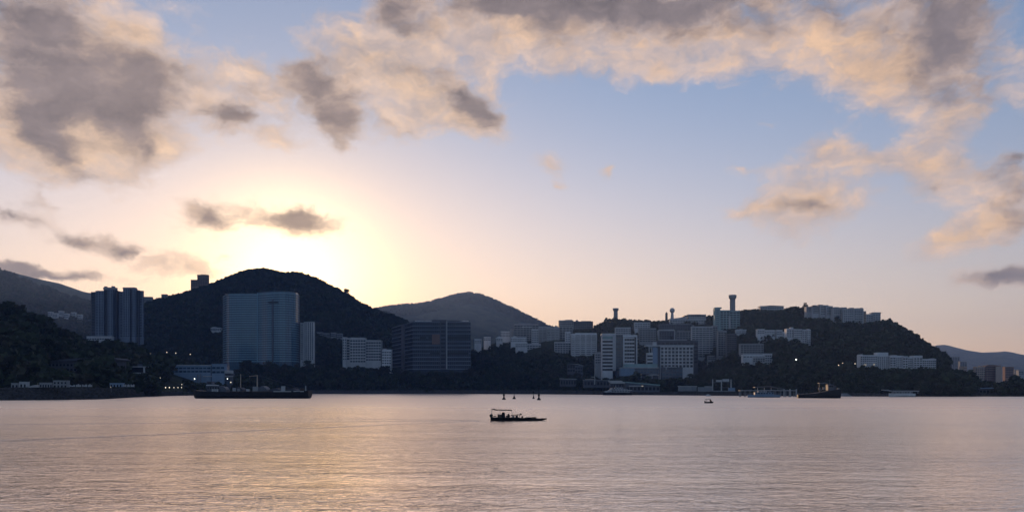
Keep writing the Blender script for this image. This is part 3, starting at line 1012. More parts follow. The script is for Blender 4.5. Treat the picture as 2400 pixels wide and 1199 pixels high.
for i in range(6):
    t.box('side_fin', 'tan', 1493.7, 1497, 793 + i * 8, 794.2 + i * 8, 1, 6)
t = Thing('podium_hall', 'low blue panelled hall with glazed right half below the twin slabs', 'hall', 1455, 884, 1110)
t.box('blue_panel', 'blue', 1455, 1487, 862, 880, 0, 14)
t.vol(1487.2, 1545, 862, 873, nf=2, nx=8, wall='slate', glass='curtain', dep=14, wf=0.7, pier=0.1, y=0.6, parapet=False, dn=2)
t.box('roof_slab', 'pale', 1454, 1546, 860, 861.9, -0.5, 15)
t.box('upper_roof', 'green', 1465, 1541, 852, 859.9, 5, 22)
t.box('ledge', 'tan', 1495, 1504, 875.5, 878.5, -0.5, 1)
t.box('ledge', 'pale', 1521, 1541, 876.5, 879, -0.5, 1)
t.box('lower_wall', 'dark', 1464, 1545, 880.2, 897, 2, 12)
for q in (1464, 1476, 1489, 1502, 1515, 1528, 1543):
    t.box('column', 'pale', q, q + 1.4, 880.3, 897, 0.4, 1.2)
KEEP.append((1454, 1546, 850, 880, 1105))

# --- white grid block
D = 1140.0
t = Thing('grid_block', 'white block with a grid of deep square windows under a flat canopy', 'office block', 1517, 862, D)
t.vol(1548, 1625, 811, 860, nf=6, nx=9, wall='white', dep=22, wf=0.68, pier=0.3, parapet=False)
t.box('canopy', 'white', 1515, 1626, 808.4, 810.8, -1.4, 20)
t.vol(1517, 1530, 828, 860, nf=4, nx=1, wall='white', dep=12, wf=0.5, pier=0.05)
t.box('stair_tower', 'blue', 1530.2, 1541, 813, 860, -0.4, 12)
for q in (1521, 1527):
    t.box('canopy_column', 'white', q, q + 1.3, 811, 827.2, 0, 0.8)
t.box('recess_wall', 'dark', 1541.2, 1547.8, 811, 860, 3, 14)
t.box('roof_house', 'pale', 1532, 1540, 800.5, 808.2, 3, 9)
t = block('dark wide block rising behind the white grid block', 1540, 1636, 799, 850, 1175, nf=6, nx=10, wall='dark', dep=22, wf=0.5)
t = Thing('glass_annex', 'dim glass annex in front of the white grid block', 'hall', 1552, 888, 1105)
t.vol(1552, 1600, 862, 888, nf=3, nx=6, wall='slate', glass='curtain', dep=12, wf=0.6)
t.box('entrance_canopy', 'pale', 1560, 1586, 858.6, 860.4, -1.5, 8)
t.box('entrance_post', 'pale', 1560, 1562, 860.5, 866, -1.4, -0.6)

# --- blocks stacked up the slope behind
t = Thing('framed_block', 'block framed by a pale outline above the dark wide block', 'building', 1543, 803, CH(1575, 806))
t.vol(1545, 1580, 776, 796, nf=5, nx=6, wall='slate', dep=16, wf=0.55)
t.box('frame_side', 'pale', 1542.5, 1545, 773, 803, -1, 10)
t.box('frame_side', 'pale', 1580.1, 1582.4, 773, 796, -1, 10)
t.box('frame_top', 'pale', 1545.1, 1580, 771.5, 774.5, -1.01, 10)
t.vol(1545, 1610, 796.5, 804, nf=2, nx=12, wall='pale', dep=8, wf=0.4, y=-3)
block('wide pale block with thin storey lines right of the framed block', 1622, 1671, 766, 836, CH(1650, 842), nf=14, nx=6, wall='pale', dep=18, wf=0.5, pier=0.12)
block('grey side wing of the wide pale block', 1671.3, 1682, 764, 836, CH(1650, 842) + 6, nf=14, nx=2, wall='grey', dep=18, wf=0.45)
t = Thing('terraced_block', 'long block with a rising pale roof below the ball tower', 'building', 1546, 772, CH(1600, 776))
t.vol(1546, 1622, 760, 772, nf=3, nx=14, wall='slate', dep=16, wf=0.5)
t.vol(1570, 1655, 748, 761, nf=3, nx=14, wall='pale', dep=16, wf=0.35, y=8)
t.vol(1612, 1655, 737.5, 748, nf=3, nx=8, wall='pale', dep=16, wf=0.35, y=14)
t.part(Geo().prism([(t.X(1568), t.Z(747)), (t.X(1612), t.Z(740)), (t.X(1612), t.Z(747))], 8, 22), 'sloped_wall', 'pale')
t.part(Geo().prism([(t.X(1608), t.Z(737)), (t.X(1640), t.Z(734.5)), (t.X(1657), t.Z(737)), (t.X(1657), t.Z(738.2)), (t.X(1608), t.Z(738.2))], 13, 32), 'roof', 'slate')
t = Thing('green_tower', 'green tiled tower block with banded wing under the big water tower', 'building', 1675, 777, CH(1700, 786))
t.vol(1675, 1688, 723, 777, nf=12, nx=1, wall='green', dep=14, wf=0.3, pier=0.5)
t.vol(1688.2, 1710, 728, 777, nf=9, nx=3, wall='green', dep=16, wf=0.55, y=1.5)
t.vol(1710.2, 1734, 729, 777, nf=9, nx=3, wall='green', dep=16, wf=0.55, y=4)
t.box('roof_house', 'green', 1676, 1692, 719.5, 722.2, 1, 10)
t.box('stair_fin', 'pale', 1708.5, 1712.5, 740, 777, 0.4, 4)
block('dark banded block below the green tower', 1683, 1703, 776, 832, CH(1692, 838), nf=11, nx=3, wall='grey', dep=14, wf=0.5)
block('very dark block right of the banded block below the green tower', 1704, 1726, 783, 822, CH(1715, 832), nf=8, nx=4, wall='dark', dep=12)
t = block('tiny white cottage right of the green tower', 1726, 1750, 773, 781, CH(1738, 786), 'hillside_house', 'house', nf=2, nx=6, wall='white', dep=9, wf=0.3)
roof_box(t, 1735, 1741, 770.5, 772.6, 'white', 1, 6)
t = Thing('quarters', 'string of low white quarters stepping down the mid slope', 'house', 1776, 791, CH(1810, 796))
t.vol(1776, 1792, 772, 781, nf=2, nx=4, wall='white', dep=9, wf=0.35)
t.vol(1792.2, 1816, 774, 782, nf=2, nx=6, wall='white', dep=9, wf=0.35, y=-1)
t.vol(1820, 1834, 774, 783, nf=2, nx=4, wall='white', dep=9, wf=0.35, y=0.5)
t.vol(1834.2, 1842, 778, 790, nf=3, nx=2, wall='white', dep=9, wf=0.35, y=-2)
t = Thing('stepped_flats', 'white apartments of four stepped blocks on the mid slope', 'apartment block', 1844, 812, CH(1870, 814))
for (a, b, pt, pb, y) in ((1844, 1861, 771, 789, 4), (1861.2, 1880, 772, 794, 2), (1881, 1890, 773, 812, 0), (1891, 1900, 773, 810, -1)):
    t.vol(a, b, pt, pb, nf=max(4, round((pb - pt) / 4.2)), nx=max(2, round((b - a) / 5)), wall='white', dep=12, wf=0.42, y=y)
roof_box(t, 1852, 1859, 766.5, 770.5, 'white', 6, 10)
roof_box(t, 1893, 1898, 770, 772.5, 'white', 1, 6)
block('dim grey block above the long white banded block', 1736, 1790, 806, 830, CH(1760, 836), nf=5, nx=8, wall='grey', dep=14, wf=0.5)
t = Thing('banded_block', 'long low white banded block ending at a taller right wing', 'building', 1742, 852, CH(1790, 856))
t.vol(1742, 1793, 831, 836.5, nf=1, nx=7, wall='white', dep=12, wf=0.35, y=1)
t.vol(1765, 1793, 837, 846, nf=2, nx=5, wall='pale', dep=12, wf=0.5, y=0)
t.vol(1793.2, 1814, 829.5, 851, nf=4, nx=4, wall='white', dep=14, wf=0.45, y=-1)
block('three storey pale house right of the wide pale block foot', 1636, 1650, 826, 844, CH(1642, 848), 'hillside_house', 'house', nf=3, nx=3, wall='pale', dep=9)
block('low pale cottage between the wide pale block and the dark trees', 1660, 1696, 834, 842, CH(1680, 847), 'hillside_house', 'house', nf=2, nx=8, wall='grey', dep=9)

# --- the ridge apartments and the long white block at right
t = Thing('ridge_apartments', 'row of pale apartment slabs along the top of the campus ridge', 'apartment block', 1890, 760, CH(1970, 764))
for (a, b, pt, pb, y) in ((1890, 1904, 719, 730, 34), (1904.2, 1921, 717, 733, 28), (1922, 1936, 716, 736, 24), (1937, 1952, 718, 737, 20), (1953, 1974, 722, 757, 10), (1976, 2001, 724, 757, 2), (2002, 2024, 724, 756, 8)):
    t.vol(a, b, pt, pb, nf=max(4, round((pb - pt) / 4)), nx=max(2, round((b - a) / 5)), wall='pale', dep=16, wf=0.42, y=y, ends=1.0)
t.vol(2025, 2030, 730, 757, nf=7, nx=1, wall='tan', dep=12, wf=0.4, y=12)
for (a, b, pt, pb) in ((1906, 1914, 714.6, 716.8), (1919, 1929, 713.2, 715.8), (1932, 1942, 714.4, 717.7), (1955, 1967, 719, 721.6), (1971, 1985, 719.6, 723), (1991, 2002, 720.6, 723.6), (2005, 2014, 721.5, 723.6), (2016, 2022, 720.8, 723.6)):
    roof_box(t, a, b, pt, pb, 'grey', 26 if a < 1950 else 12, 32 if a < 1950 else 18)
t = Thing('ridge_flats', 'small pale block with a taller right end at the ridge end', 'apartment block', 2031, 756, CH(2050, 758))
t.vol(2031, 2046, 737, 756, nf=4, nx=3, wall='pale', dep=14, wf=0.4)
t.vol(2046.2, 2064, 733.5, 756, nf=5, nx=3, wall='pale', dep=14, wf=0.4, y=-1)
t.box('parapet', 'grey', 2045, 2065, 731.5, 733, -1.4, 12)
t = Thing('ridge_hall', 'low flat roofed hall on the skyline right of the big water tower', 'hall', 1782, 727, CH(1810, 728))
t.vol(1782, 1837, 718, 727, nf=2, nx=10, wall='pale', dep=18, wf=0.4)
t.part(Geo().prism([(t.X(1781), t.Z(717.6)), (t.X(1806), t.Z(715.2)), (t.X(1838), t.Z(716.6)), (t.X(1838), t.Z(717.6))], -0.5, 18), 'roof', 'slate')
t = Thing('long_white_block', 'long white banded block with stair towers low on the right slope', 'apartment block', 2017, 866, CH(2100, 872))
for (a, b, pt, pb, nf, nx, y) in ((2017, 2056, 833, 862, 6, 8, 0), (2056.2, 2086, 834, 862, 6, 6, 1), (2086.2, 2100, 835, 863, 5, 2, -1), (2100.2, 2116, 836, 864, 6, 4, 1), (2116.2, 2128, 836, 866, 5, 2, -1),
                                  (2128.2, 2142, 838, 866, 6, 3, 1), (2142.2, 2162, 836, 867, 6, 3, -1.5), (2162.2, 2194, 842, 866, 5, 7, 1)):
    t.vol(a, b, pt, pb, nf=nf, nx=nx, wall='white', dep=14, wf=0.5, y=y)
for (a, b, pt, pb, y) in ((2058, 2084, 825, 833, 2), (2090, 2104, 831.5, 834.5, 1), (2106, 2120, 832.5, 835.6, 2), (2140.5, 2162, 832.6, 835.4, 0), (2019, 2024, 829.5, 832.4, 2), (2188, 2193, 838.8, 841.6, 2)):
    roof_box(t, a, b, pt, pb, 'white', y, y + 8)
t.box('lit_window', 'lit', 2024, 2030, 853, 856, -0.3, 0.2)
t.box('lit_window', 'lit', 2047, 2050, 852, 855, -0.3, 0.2)

# --- far right, where the sun still reaches
block('dim far tower behind the shoulder of the right slope', 2227, 2249, 836, 870, 2300, 'far_tower', 'apartment tower', nf=12, nx=4, wall='grey', dep=20)
block('lower dim far tower right of the one behind the slope', 2250, 2266, 847, 872, 2250, 'far_tower', 'apartment tower', nf=9, nx=3, wall='grey', dep=20)
t = Thing('lit_house', 'small house catching orange sunlight at the foot of the right slope', 'house', 2259, 872, 1500, rz=0.55)
t.vol(2259, 2272, 859, 872, nf=3, nx=3, wall='tan', dep=12, wf=0.35)
t = Thing('brown_flats', 'brown apartment slab with one sunlit orange end at the right edge', 'apartment block', 2287, 898, 1480)
t.vol(2287, 2310, 860, 898, nf=9, nx=5, wall='tan', dep=16, wf=0.45, y=2)
t.vol(2310.2, 2345, 857, 898, nf=10, nx=7, wall='brown', dep=16, wf=0.45, y=0)
roof_box(t, 2296, 2303, 856.6, 859.6, 'tan', 4, 9)
roof_box(t, 2316, 2336, 854, 856.6, 'brown', 4, 9)
t = Thing('sunlit_slab', 'narrow slab turned to the sun with a glowing orange face', 'apartment block', 2347, 894, 1470, rz=1.05)
t.vol(2347, 2361, 859, 894, nf=9, nx=3, wall='tan', dep=14, wf=0.35)
block('dim block half hidden behind the sunlit slab', 2356, 2376, 860, 884, 1600, 'far_block', 'building', nf=6, nx=5, wall='brown', dep=14)
block('dim low block at the right edge behind trees', 2378, 2410, 866, 886, 1700, 'far_block', 'building', nf=5, nx=7, wall='grey', dep=14)
block('pale roofed block cut by the right edge of the photo', 2388, 2420, 868, 876, 1450, 'far_block', 'building', nf=2, nx=6, wall='pale', dep=14)

# --- water towers and ball tower on the skyline
def water_tower(label, cx, pt, pb, shaft, head, ph, d):
    t = Thing('water_tower', label, 'water tower', cx, pb, d, 'mushroom topped water towers on the campus ridge')
    s = t.s
    H = t.Z(ph)
    r, R = shaft / 2 * s, head / 2 * s
    sh = t.part(Geo().lathe([(r * 1.12, -9), (r * 1.05, 0), (r, H * .5), (r, H + 0.4)], n=8), 'shaft', 'grey')
    for k in range(8):
        a = math.pi / 4 * k
        under(t.part(Geo().tube((r * 1.05 * math.cos(a), r * 1.05 * math.sin(a), -6), (r * 1.02 * math.cos(a), r * 1.02 * math.sin(a), H + 0.3), 0.35, 0.35, 5), 'rib', 'grey'), sh)
    tp = t.Z(pt)
    tk = t.part(Geo().lathe([(r * 1.03, H + 0.2), (R * .96, H + (tp - H) * .38), (R, H + (tp - H) * .45), (R, tp - 0.6), (R * .97, tp)], n=20), 'tank', 'grey')
    under(t.part(Geo().lathe([(R * 1.03, tp - 0.9), (R * 1.03, tp - 0.3)], n=20), 'rim', 'pale'), tk)
    KEEP.append((cx - head / 2 - 2, cx + head / 2 + 2, pt, pb - 4, d))


water_tower('small water tower with a mushroom head on the left ridge', 1443, 722, 748, 8.5, 13.5, 729.5, CH(1443, 750))
water_tower('tall water tower with a mushroom head above the green tower', 1717, 691, 730, 11.5, 18, 702, CH(1717, 733) + 20)
t = Thing('ball_tower', 'slim tower topped by a round ball on the ridge', 'radar tower', 1575.5, 746, CH(1575, 748))
s = t.s
t.part(Geo().lathe([(4.4 * s, -6), (4.0 * s, 0), (2.9 * s, t.Z(733)), (2.6 * s, t.Z(730))], n=8), 'stem', 'pale')
t.part(Geo().lathe([(6.1 * s * math.sin(a), t.Z(727) - 6.1 * s * math.cos(a)) for a in np.linspace(0.15, math.pi - 0.05, 9)], n=16), 'ball', 'pale', True)
t.part(Geo().lathe([(3.6 * s, t.Z(731.5)), (3.6 * s, t.Z(730.5))], n=12), 'collar', 'grey')
KEEP.append((1567, 1584, 720, 742, t.d))
t = Thing('lookout', 'small dark round kiosk beside the ball tower', 'kiosk', 1562, 744, CH(1562, 748))
t.part(Geo().lathe([(3.0 * s, -5), (2.8 * s, t.Z(736)), (3.4 * s, t.Z(735.5)), (1.0 * s, t.Z(731))], n=8), 'kiosk_body', 'dark')

# ------------------------------------------------------------------ waterfront
def wd(py):
    return CAM_H * FPX / (py - HORIZON)


# --- left quay: site cabins, hoardings and halls
Q = 445.0
def cabin(label, px0, px1, pt, pb, d, wall='paint', nx=3, nf=1, legs=False, name='site_cabin'):
    t = Thing(name, label, 'cabin', px0, pb, d, 'portable cabins on the left quay')
    t.vol(px0, px1, pt, pb - (1.5 if legs else 0), nf=nf, nx=nx, wall=wall, dep=3.0, wf=0.55, pier=0.45, dn=0.02, parapet=False, keep=False)
    t.boxm('roof', wall, t.X(px0) - 0.12, t.X(px1) + 0.12, -0.12, 3.12, t.Z(pt), t.Z(pt) + 0.12)
    if legs:
        for q in (px0 + 1, (px0 + px1) / 2, px1 - 2):
            t.box('leg', 'steel', q, q + 0.8, pb - 1.5, pb, 0.4, 0.7)
    KEEP.append((px0, px1, pt, pb, d))
    return t


cabin('white site cabin with an open dark doorway, leftmost on the quay', 45, 62, 894, 906.5, Q, 'pale', nx=2)
cabin('dim grey container left of the leftmost white cabin', 26, 43, 897, 907, Q + 3, 'grey', 2, name='container')
cabin('long single storey cabin with three dark openings on the left quay', 92, 122, 896, 906.5, Q, 'grey', 5)
cabin('two storey white cabin, tallest of the row on the left quay', 124, 157, 891, 906.5, Q, 'grey', 4, 2)
cabin('blue grey cabin raised on legs with lamps beneath on the left quay', 257, 286, 897, 907, Q + 20, 'blue', 4, legs=True)
t = Thing('tarpaulin_heap', 'pale tarpaulin over a sloping heap with an upright post', 'tarpaulin', 66, 907, Q)
t.part(Geo().prism([(0, 0), (t.X(72), t.Z(903.5)), (t.X(80), t.Z(901.5)), (t.X(88), t.Z(903)), (t.X(90), 0)], 0, 3.4), 'cover', 'roof')
t.part(Geo().tube((t.X(87), 1, 0), (t.X(86), 1, t.Z(896.5)), 0.1, 0.07, 6), 'post', 'roof')
for k, (a, b, top) in enumerate(((163, 176, 901), (178, 190, 899), (192, 204, 900), (206, 216, 899.5), (289, 296, 900), (298, 304, 899.5), (306, 315, 900))):
    side = 'right of the two storey cabin' if k < 4 else 'right of the raised cabin'
    nth = ('first', 'second', 'third', 'fourth')[k if k < 4 else k - 4]
    t = Thing('barrier', f'{nth} pale hoarding panel {side} on the left quay', 'barrier', a, 907, Q + (0 if k < 4 else 18), 'hoarding panels on the left quay')
    n = 3
    for j in range(n):
        x = t.X(a + (b - a) * j / n)
        x2 = t.X(a + (b - a) * (j + 0.86) / n)
        t.boxm('panel', 'pale', x, x2, 0, 0.08, 0.3, t.Z(top) * (1 - 0.25 * ((j + k) % 2)))
    t.boxm('rail', 'steel', t.X(a), t.X(b), 0.09, 0.16, 0.5, 0.62)
    for q in (a, b - 0.4):
        t.boxm('post', 'steel', t.X(q), t.X(q) + 0.09, 0.17, 0.26, -0.1, t.Z(top))
d = near_hill.locate(190, 872)
t = Thing('dark_hall', 'large dim hall with dull panels in the trees above the left quay', 'hall', 110, 868, d)
t.vol(112, 180, 846, 868, nf=2, nx=8, wall='dark', dep=20, wf=0.4, pier=0.4, parapet=False)
for a, b in ((182, 202), (205, 228), (232, 252)):
    t.box('panel', 'slate', a, b, 845, 867, -0.2, 0.6)
t.box('wall', 'dark', 180.2, 268, 843, 868, 0.7, 20)
t.part(Geo().prism([(t.X(104), t.Z(846)), (t.X(180), t.Z(839)), (t.X(268), t.Z(838)), (t.X(276), t.Z(841)), (t.X(276), t.Z(843)), (t.X(104), t.Z(847))], -1.5, 21), 'roof', 'dark')
d = near_hill.locate(322, 884)
t = Thing('framed_pavilion', 'small hall with a pale square frame above the end of the left quay', 'pavilion', 304, 878, d)
t.box('glazing', 'glass', 306, 339, 860, 872, 0.5, 8)
t.box('roof_slab', 'pale', 303, 341, 857.8, 859.8, -0.4, 9)
t.box('frame_side', 'pale', 303.4, 305.8, 860, 876, -0.3, 0.6)
t.box('frame_side', 'pale', 336, 339.5, 860, 876, -0.3, 0.6)
t.box('base', 'pale', 312, 338, 872.2, 878, -0.6, 6)
t.box('roof_house', 'slate', 320, 331, 852, 857.6, 2, 6)
KEEP.append((302, 341, 851, 878, d))
d = near_hill.locate(470, 899)
t = Thing('blue_hall', 'long blue grey waterfront hall behind the black barge', 'hall', 400, 900, d)
t.vol(400, 494, 856, 872, nf=2, nx=10, wall='blue', glass='curtain', dep=18, wf=0.5, pier=0.12, parapet=False)
t.box('roof_slab', 'pale', 398, 496, 854.2, 855.8, -0.6, 18)
t.vol(496.2, 526, 854, 874, nf=2, nx=3, wall='blue', glass='curtain', dep=18, wf=0.5, pier=0.15, y=-1)
t.box('end_panel', 'pale', 526.2, 540, 867, 874, -0.5, 10)
t.box('recess', 'dark', 477, 540, 874.2, 880, 1.5, 14)
t.box('ledge', 'pale', 476, 541, 880.2, 882, -0.8, 8)
t.vol(464, 540, 882.2, 898, nf=2, nx=9, wall='slate', glass='curtain', dep=14, wf=0.6, pier=0.2, parapet=False, y=0.4)
t.box('bracing', 'steel', 463, 464.4, 876, 900, -0.6, -0.2)
t.box('bracing', 'steel', 470, 471.4, 876, 900, -0.6, -0.2)
for k in range(5):
    a, b = (464.4, 470) if k % 2 else (470, 464.4)
    t.part(Geo().tube((t.X(a), -0.4, t.Z(876 + k * 5)), (t.X(b), -0.4, t.Z(881 + k * 5)), 0.12, 0.12, 5), 'bracing', 'steel')
KEEP.append((398, 542, 853, 898, d))


# --- lit street lamps (each carries its own light)
def lamp(label, px, py, d, h, group, bright='lamp', r=0.4):
    r *= 0.8
    p = at(px, py, d)
    t = Thing('street_lamp', label, 'street lamp', px, py, d, group)
    t.o.location = (p.x, p.y, p.z - h)
    pole = t.part(Geo().tube((0, 0.6, -1.0), (0, 0.6, h + 0.1), 0.11, 0.07, 6), 'pole', 'steel')
    under(t.part(Geo().tube((0, 0.6, h + 0.05), (0, 0.0, h + 0.25), 0.06, 0.05, 5), 'arm', 'steel'), pole)
    t.part(Geo().lathe([(0.12, h + r), (r, h + 0.35 * r), (r * .9, h - 0.4 * r), (r * .35, h - r)], n=8), 'lamp_head', bright)
    KEEP.append((px - 4, px + 4, py - 4, py + 5, d))
    return t


NH = near_hill.locate
for k, (px, py) in enumerate(((353, 827), (391, 825), (412, 826.5), (446, 829.5))):
    lamp(('leftmost', 'second', 'third', 'rightmost')[k] + ' of four dim lamps strung along the dark lower slope', px, py, main_hill.locate(px, 832) - 4 if k > 4 else 1290, 7, 'lamps along the dark lower slope', r=.75)
lamp('single white lamp among trees right of the framed pavilion', 375.5, 885, NH(375, 893), 7, None, r=.6)
lamp('bright lamp at the left end of the blue waterfront hall', 456, 887, NH(456, 899) - 6, 7, None, 'lampw', .75)
lamp('lamp over the right end of the blue waterfront hall', 533, 887, NH(470, 899) - 14, 6, None, 'lampw', .55)
lamp('lower lamp past the right end of the blue waterfront hall', 541, 895, NH(470, 899) - 16, 4, None, 'lamp', .6)
for k, px in enumerate((388, 397, 407.5, 417, 425.5)):
    lamp(('first', 'second', 'third', 'fourth', 'fifth')[k] + ' from left of five evenly spaced quay lamps', px, 907.3, shore_d(px) + 14, 3.2, 'row of five quay lamps', r=.55 if k < 2 else .42)
lamp('lamp standing just above the right end of the five quay lamps', 426, 900, shore_d(426) + 30, 6, None, r=.4)
lamp('brightest lamp alone on the dark right slope', 1866, 842, CH(1866, 849), 8, None, 'lampw', 1.0)
lamp('left of two small lamps close together on the right slope', 1965.5, 855, CH(1965, 861), 6, None, r=.55)
lamp('right of two small lamps close together on the right slope', 1975, 850.5, CH(1975, 858), 6, None, r=.45)
lamp('small lamp just left of the long white banded block', 2004, 851.5, CH(2004, 858), 6, None, r=.5)
lamp('small lamp in front of the long low white banded block', 1763, 838, CH(1763, 846) - 8, 6, None, r=.5)
lamp('small lamp under the raised blue grey cabin', 259.5, 906, Q + 17, 2.0, None, r=.16)

# --- right waterfront: roofs, walls and piers, each at its own place along the shore
def shed(label, px0, px1, pt_l, pt_r, pb, d, roof='roof', wall='dark', th=1.2, dep=9.0, nx=5, name='boat_shed', cat='shed'):
    t = Thing(name, label, cat, px0, pb, d)
    e = 1.0
    t.part(Geo().prism([(t.X(px0 - e), t.Z(pt_l)), (t.X(px1 + e), t.Z(pt_r)), (t.X(px1 + e), t.Z(pt_r + th)), (t.X(px0 - e), t.Z(pt_l + th))], -1.0, dep + 0.8), 'roof', roof)
    wl = t.part(Geo().prism([(0, -3), (0, t.Z(pt_l + th)), (t.X(px1), t.Z(pt_r + th)), (t.X(px1), -3)], 0.0, dep), 'wall', wall)
    w = t.X(px1) / nx
    for k in range(nx):
        under(t.boxm('door', 'glass', k * w + 0.2 * w, (k + 1) * w - 0.1 * w, -0.12, -0.003, 0.2, max(0.8, t.Z(max(pt_l, pt_r) + th) * 0.7)), wl)
    KEEP.append((px0, px1, min(pt_l, pt_r), pb, d))
    return t


shed('low shed with a pale roof left of the waterfront walls', 1313, 1350, 886, 887, 900, 1050, 'pale', nx=6)
shed('long dim shed roof between the low shed and the pitched boat shed', 1368, 1428, 889, 890, 902, 1000, 'grey', 'dark', nx=8)
t = Thing('signal_mast', 'slim white mast beside the long dim shed', 'mast', 1394, 893, 985)
t.part(Geo().tube((0, 0, -4), (0, 0, t.Z(879)), .35, .2, 6), 'mast_pole', 'paint')
t.box('yard', 'paint', 1386, 1393.4, 882, 883, -.15, .15)
t.box('platform', 'tan', 1372, 1392, 887, 888.6, 0, 3)
t = shed('boat shed with a bright pitched pale roof above the moored yacht', 1430, 1463, 894, 894, 912, 925, 'roof', 'dark', th=1.0)
t.part(Geo().prism([(t.X(1424), t.Z(891)), (t.X(1456), t.Z(891)), (t.X(1466), t.Z(898)), (t.X(1431), t.Z(898))], -1.6, -1.2), 'front_roof_slope', 'roof')
t = shed('long boathouse with a green grey roof falling to the right', 1466, 1546, 893.5, 900.5, 914, 930, 'green', 'slate', th=2.6, dep=12, nx=9)
t.box('ledge', 'pale', 1474, 1508, 902.5, 905, -1.5, 0)
t.box('lit_window', 'lit', 1503, 1507, 903, 905, -1.8, -1.5)
t = Thing('harbour_wall', 'pale topped harbour wall right of the long boathouse', 'wall', 1590, 912, 885)
t.box('wall', 'grey', 1590, 1633, 905.5, 916, 0, 2)
t.box('coping', 'pale', 1589, 1634, 903.8, 905.4, -0.3, 2.2)
t = Thing('harbour_wall', 'short dim harbour wall left of the sign gantry', 'wall', 1636, 913, 880)
t.box('wall', 'grey', 1636, 1669, 906, 917, 0, 2)
t.box('coping', 'pale', 1652, 1669, 904.4, 905.9, -0.3, 2.2)
t = Thing('gantry', 'open gantry of three pale posts carrying two panels by the water', 'gantry', 1670, 917, 840)
for q, a in ((1669.5, 888), (1690, 889), (1712.5, 888)):
    t.box('post', 'pale', q, q + 2.2, a, 917, 0, 0.9)
t.box('panel', 'pale', 1678, 1689.5, 889.5, 894, -0.3, 0.0)
t.box('panel', 'pale', 1693, 1709, 887.5, 893.5, -0.3, 0.0)
t.box('beam', 'steel', 1671.8, 1712.4, 895, 896, 0.2, 0.7)
t.box('deck', 'grey', 1664, 1722, 914.5, 917, -2, 6)
t.box('winch_house', 'blue', 1708, 1722, 908, 914.4, -1, 3)
t.box('rail', 'steel', 1685, 1708, 907, 907.8, -1, -0.7)
JD = wd(929.3)
t = Thing('jetty', 'low open jetty on piles left of the moored black tug', 'jetty', 1735, 929, JD)
t.box('deck', 'pale', 1735, 1868, 913.5, 915.2, 0, 6)
for k, q in enumerate(np.linspace(1737, 1866, 12)):
    t.part(Geo().tube((t.X(q), 1, -1.5), (t.X(q), 1, t.Z(915.3)), .35, .35, 8), 'pile', 'grey')
    t.part(Geo().tube((t.X(q), 5, -1.5), (t.X(q), 5, t.Z(915.3)), .35, .35, 8), 'pile', 'grey')
t.part(Geo().prism([(t.X(1770), t.Z(906)), (t.X(1808), t.Z(904)), (t.X(1841), t.Z(911)), (t.X(1841), t.Z(912.4)), (t.X(1808), t.Z(905.6)), (t.X(1770), t.Z(907.4))], 0.5, 5.5), 'canopy', 'slate')
for q in (1776, 1792, 1808, 1824, 1838):
    t.box('canopy_post', 'pale', q, q + 0.9, 907.6 if q < 1820 else 911.5, 913.4, 1, 1.4)
for q in (1836, 1850, 1865):
    t.box('mooring_post', 'pale', q, q + 2.0, 911, 932, -0.9, -0.1)


# --- boats
def hull_loft(L, beam, stations):
    """stations: x, half width factor, keel z, sheer z"""
    S = []
    for x, w, k, s in stations:
        hw = beam / 2 * w
        S.append([(x, -hw, s), (x, -hw * .96, k + (s - k) * .45), (x, -hw * .55, k), (x, hw * .55, k), (x, hw * .96, k + (s - k) * .45), (x, hw, s)])
    return S


def moored_boat(label, px0, px1, pw, deck, d, hullm, name, tiers, group=None, bow=-1, beam=5.0):
    t = Thing(name, label, 'boat', px0, pw, d, group)
    L = t.X(px1)
    dz = t.Z(deck)
    st = []
    for q in np.linspace(0, 1, 9):
        u = q if bow < 0 else 1 - q
        w = min(1.0, 0.06 + 1.9 * u) if u < .5 else 1.0 - 0.2 * max(0, u - .8)
        st.append((q * L, w, -0.5, dz * (1 + 0.35 * max(0, .35 - u))))
    t.part(Geo().loft(hull_loft(L, beam, st)), 'hull', hullm)
    for i, (a, b, pt, pb, m) in enumerate(tiers):
        house = t.box('cabin' if i == 0 else 'upper_deck', m, a, b, pt, pb, -beam * .32, beam * .32)
        n = max(2, int((b - a) / 6))
        for k in range(n):
            x0 = t.X(a + (b - a) * (k + .15) / n)
            under(t.boxm('window', 'glass', x0, x0 + (b - a) / n * .7 * t.s, -beam * .32 - .05, -beam * .32 - .002, t.Z(pb) + (pb - pt) * t.s * .35, t.Z(pb) + (pb - pt) * t.s * .75), house)
    return t


YD = wd(925.2)
t = moored_boat('white motor yacht with stacked decks moored below the boat sheds', 1413, 1480, 925, 919, YD, 'hull', 'motor_yacht',
                [(1432, 1476, 914.5, 918.8, 'pale'), (1436, 1470, 910.5, 914.3, 'pale'), (1440, 1460, 907.2, 910.3, 'pale')], beam=7)
t.part(Geo().prism([(t.X(1414), t.Z(917)), (t.X(1425), t.Z(914.6)), (t.X(1433), t.Z(908)), (t.X(1436), t.Z(908)), (t.X(1431), t.Z(918)), (t.X(1420), t.Z(919))], -2.2, 2.2), 'foredeck_house', 'pale')
t.part(Geo().tube((t.X(1444), 0, t.Z(907)), (t.X(1442), 0, t.Z(902)), .12, .05, 6), 'mast', 'paint')
t.box('stern_platform', 'paint', 1458, 1481, 920.5, 922.6, -3.2, 3.2)
t.box('rail', 'paint', 1470, 1481, 913.4, 914.2, -3.0, -2.8)
t = moored_boat('blue grey pontoon boat moored against the jetty', 1752, 1826, 930.5, 924.5, wd(930.6), 'blue', 'pontoon_boat', [(1768, 1812, 918.5, 924.3, 'blue'), (1776, 1796, 915.5, 918.3, 'pale')], beam=5)
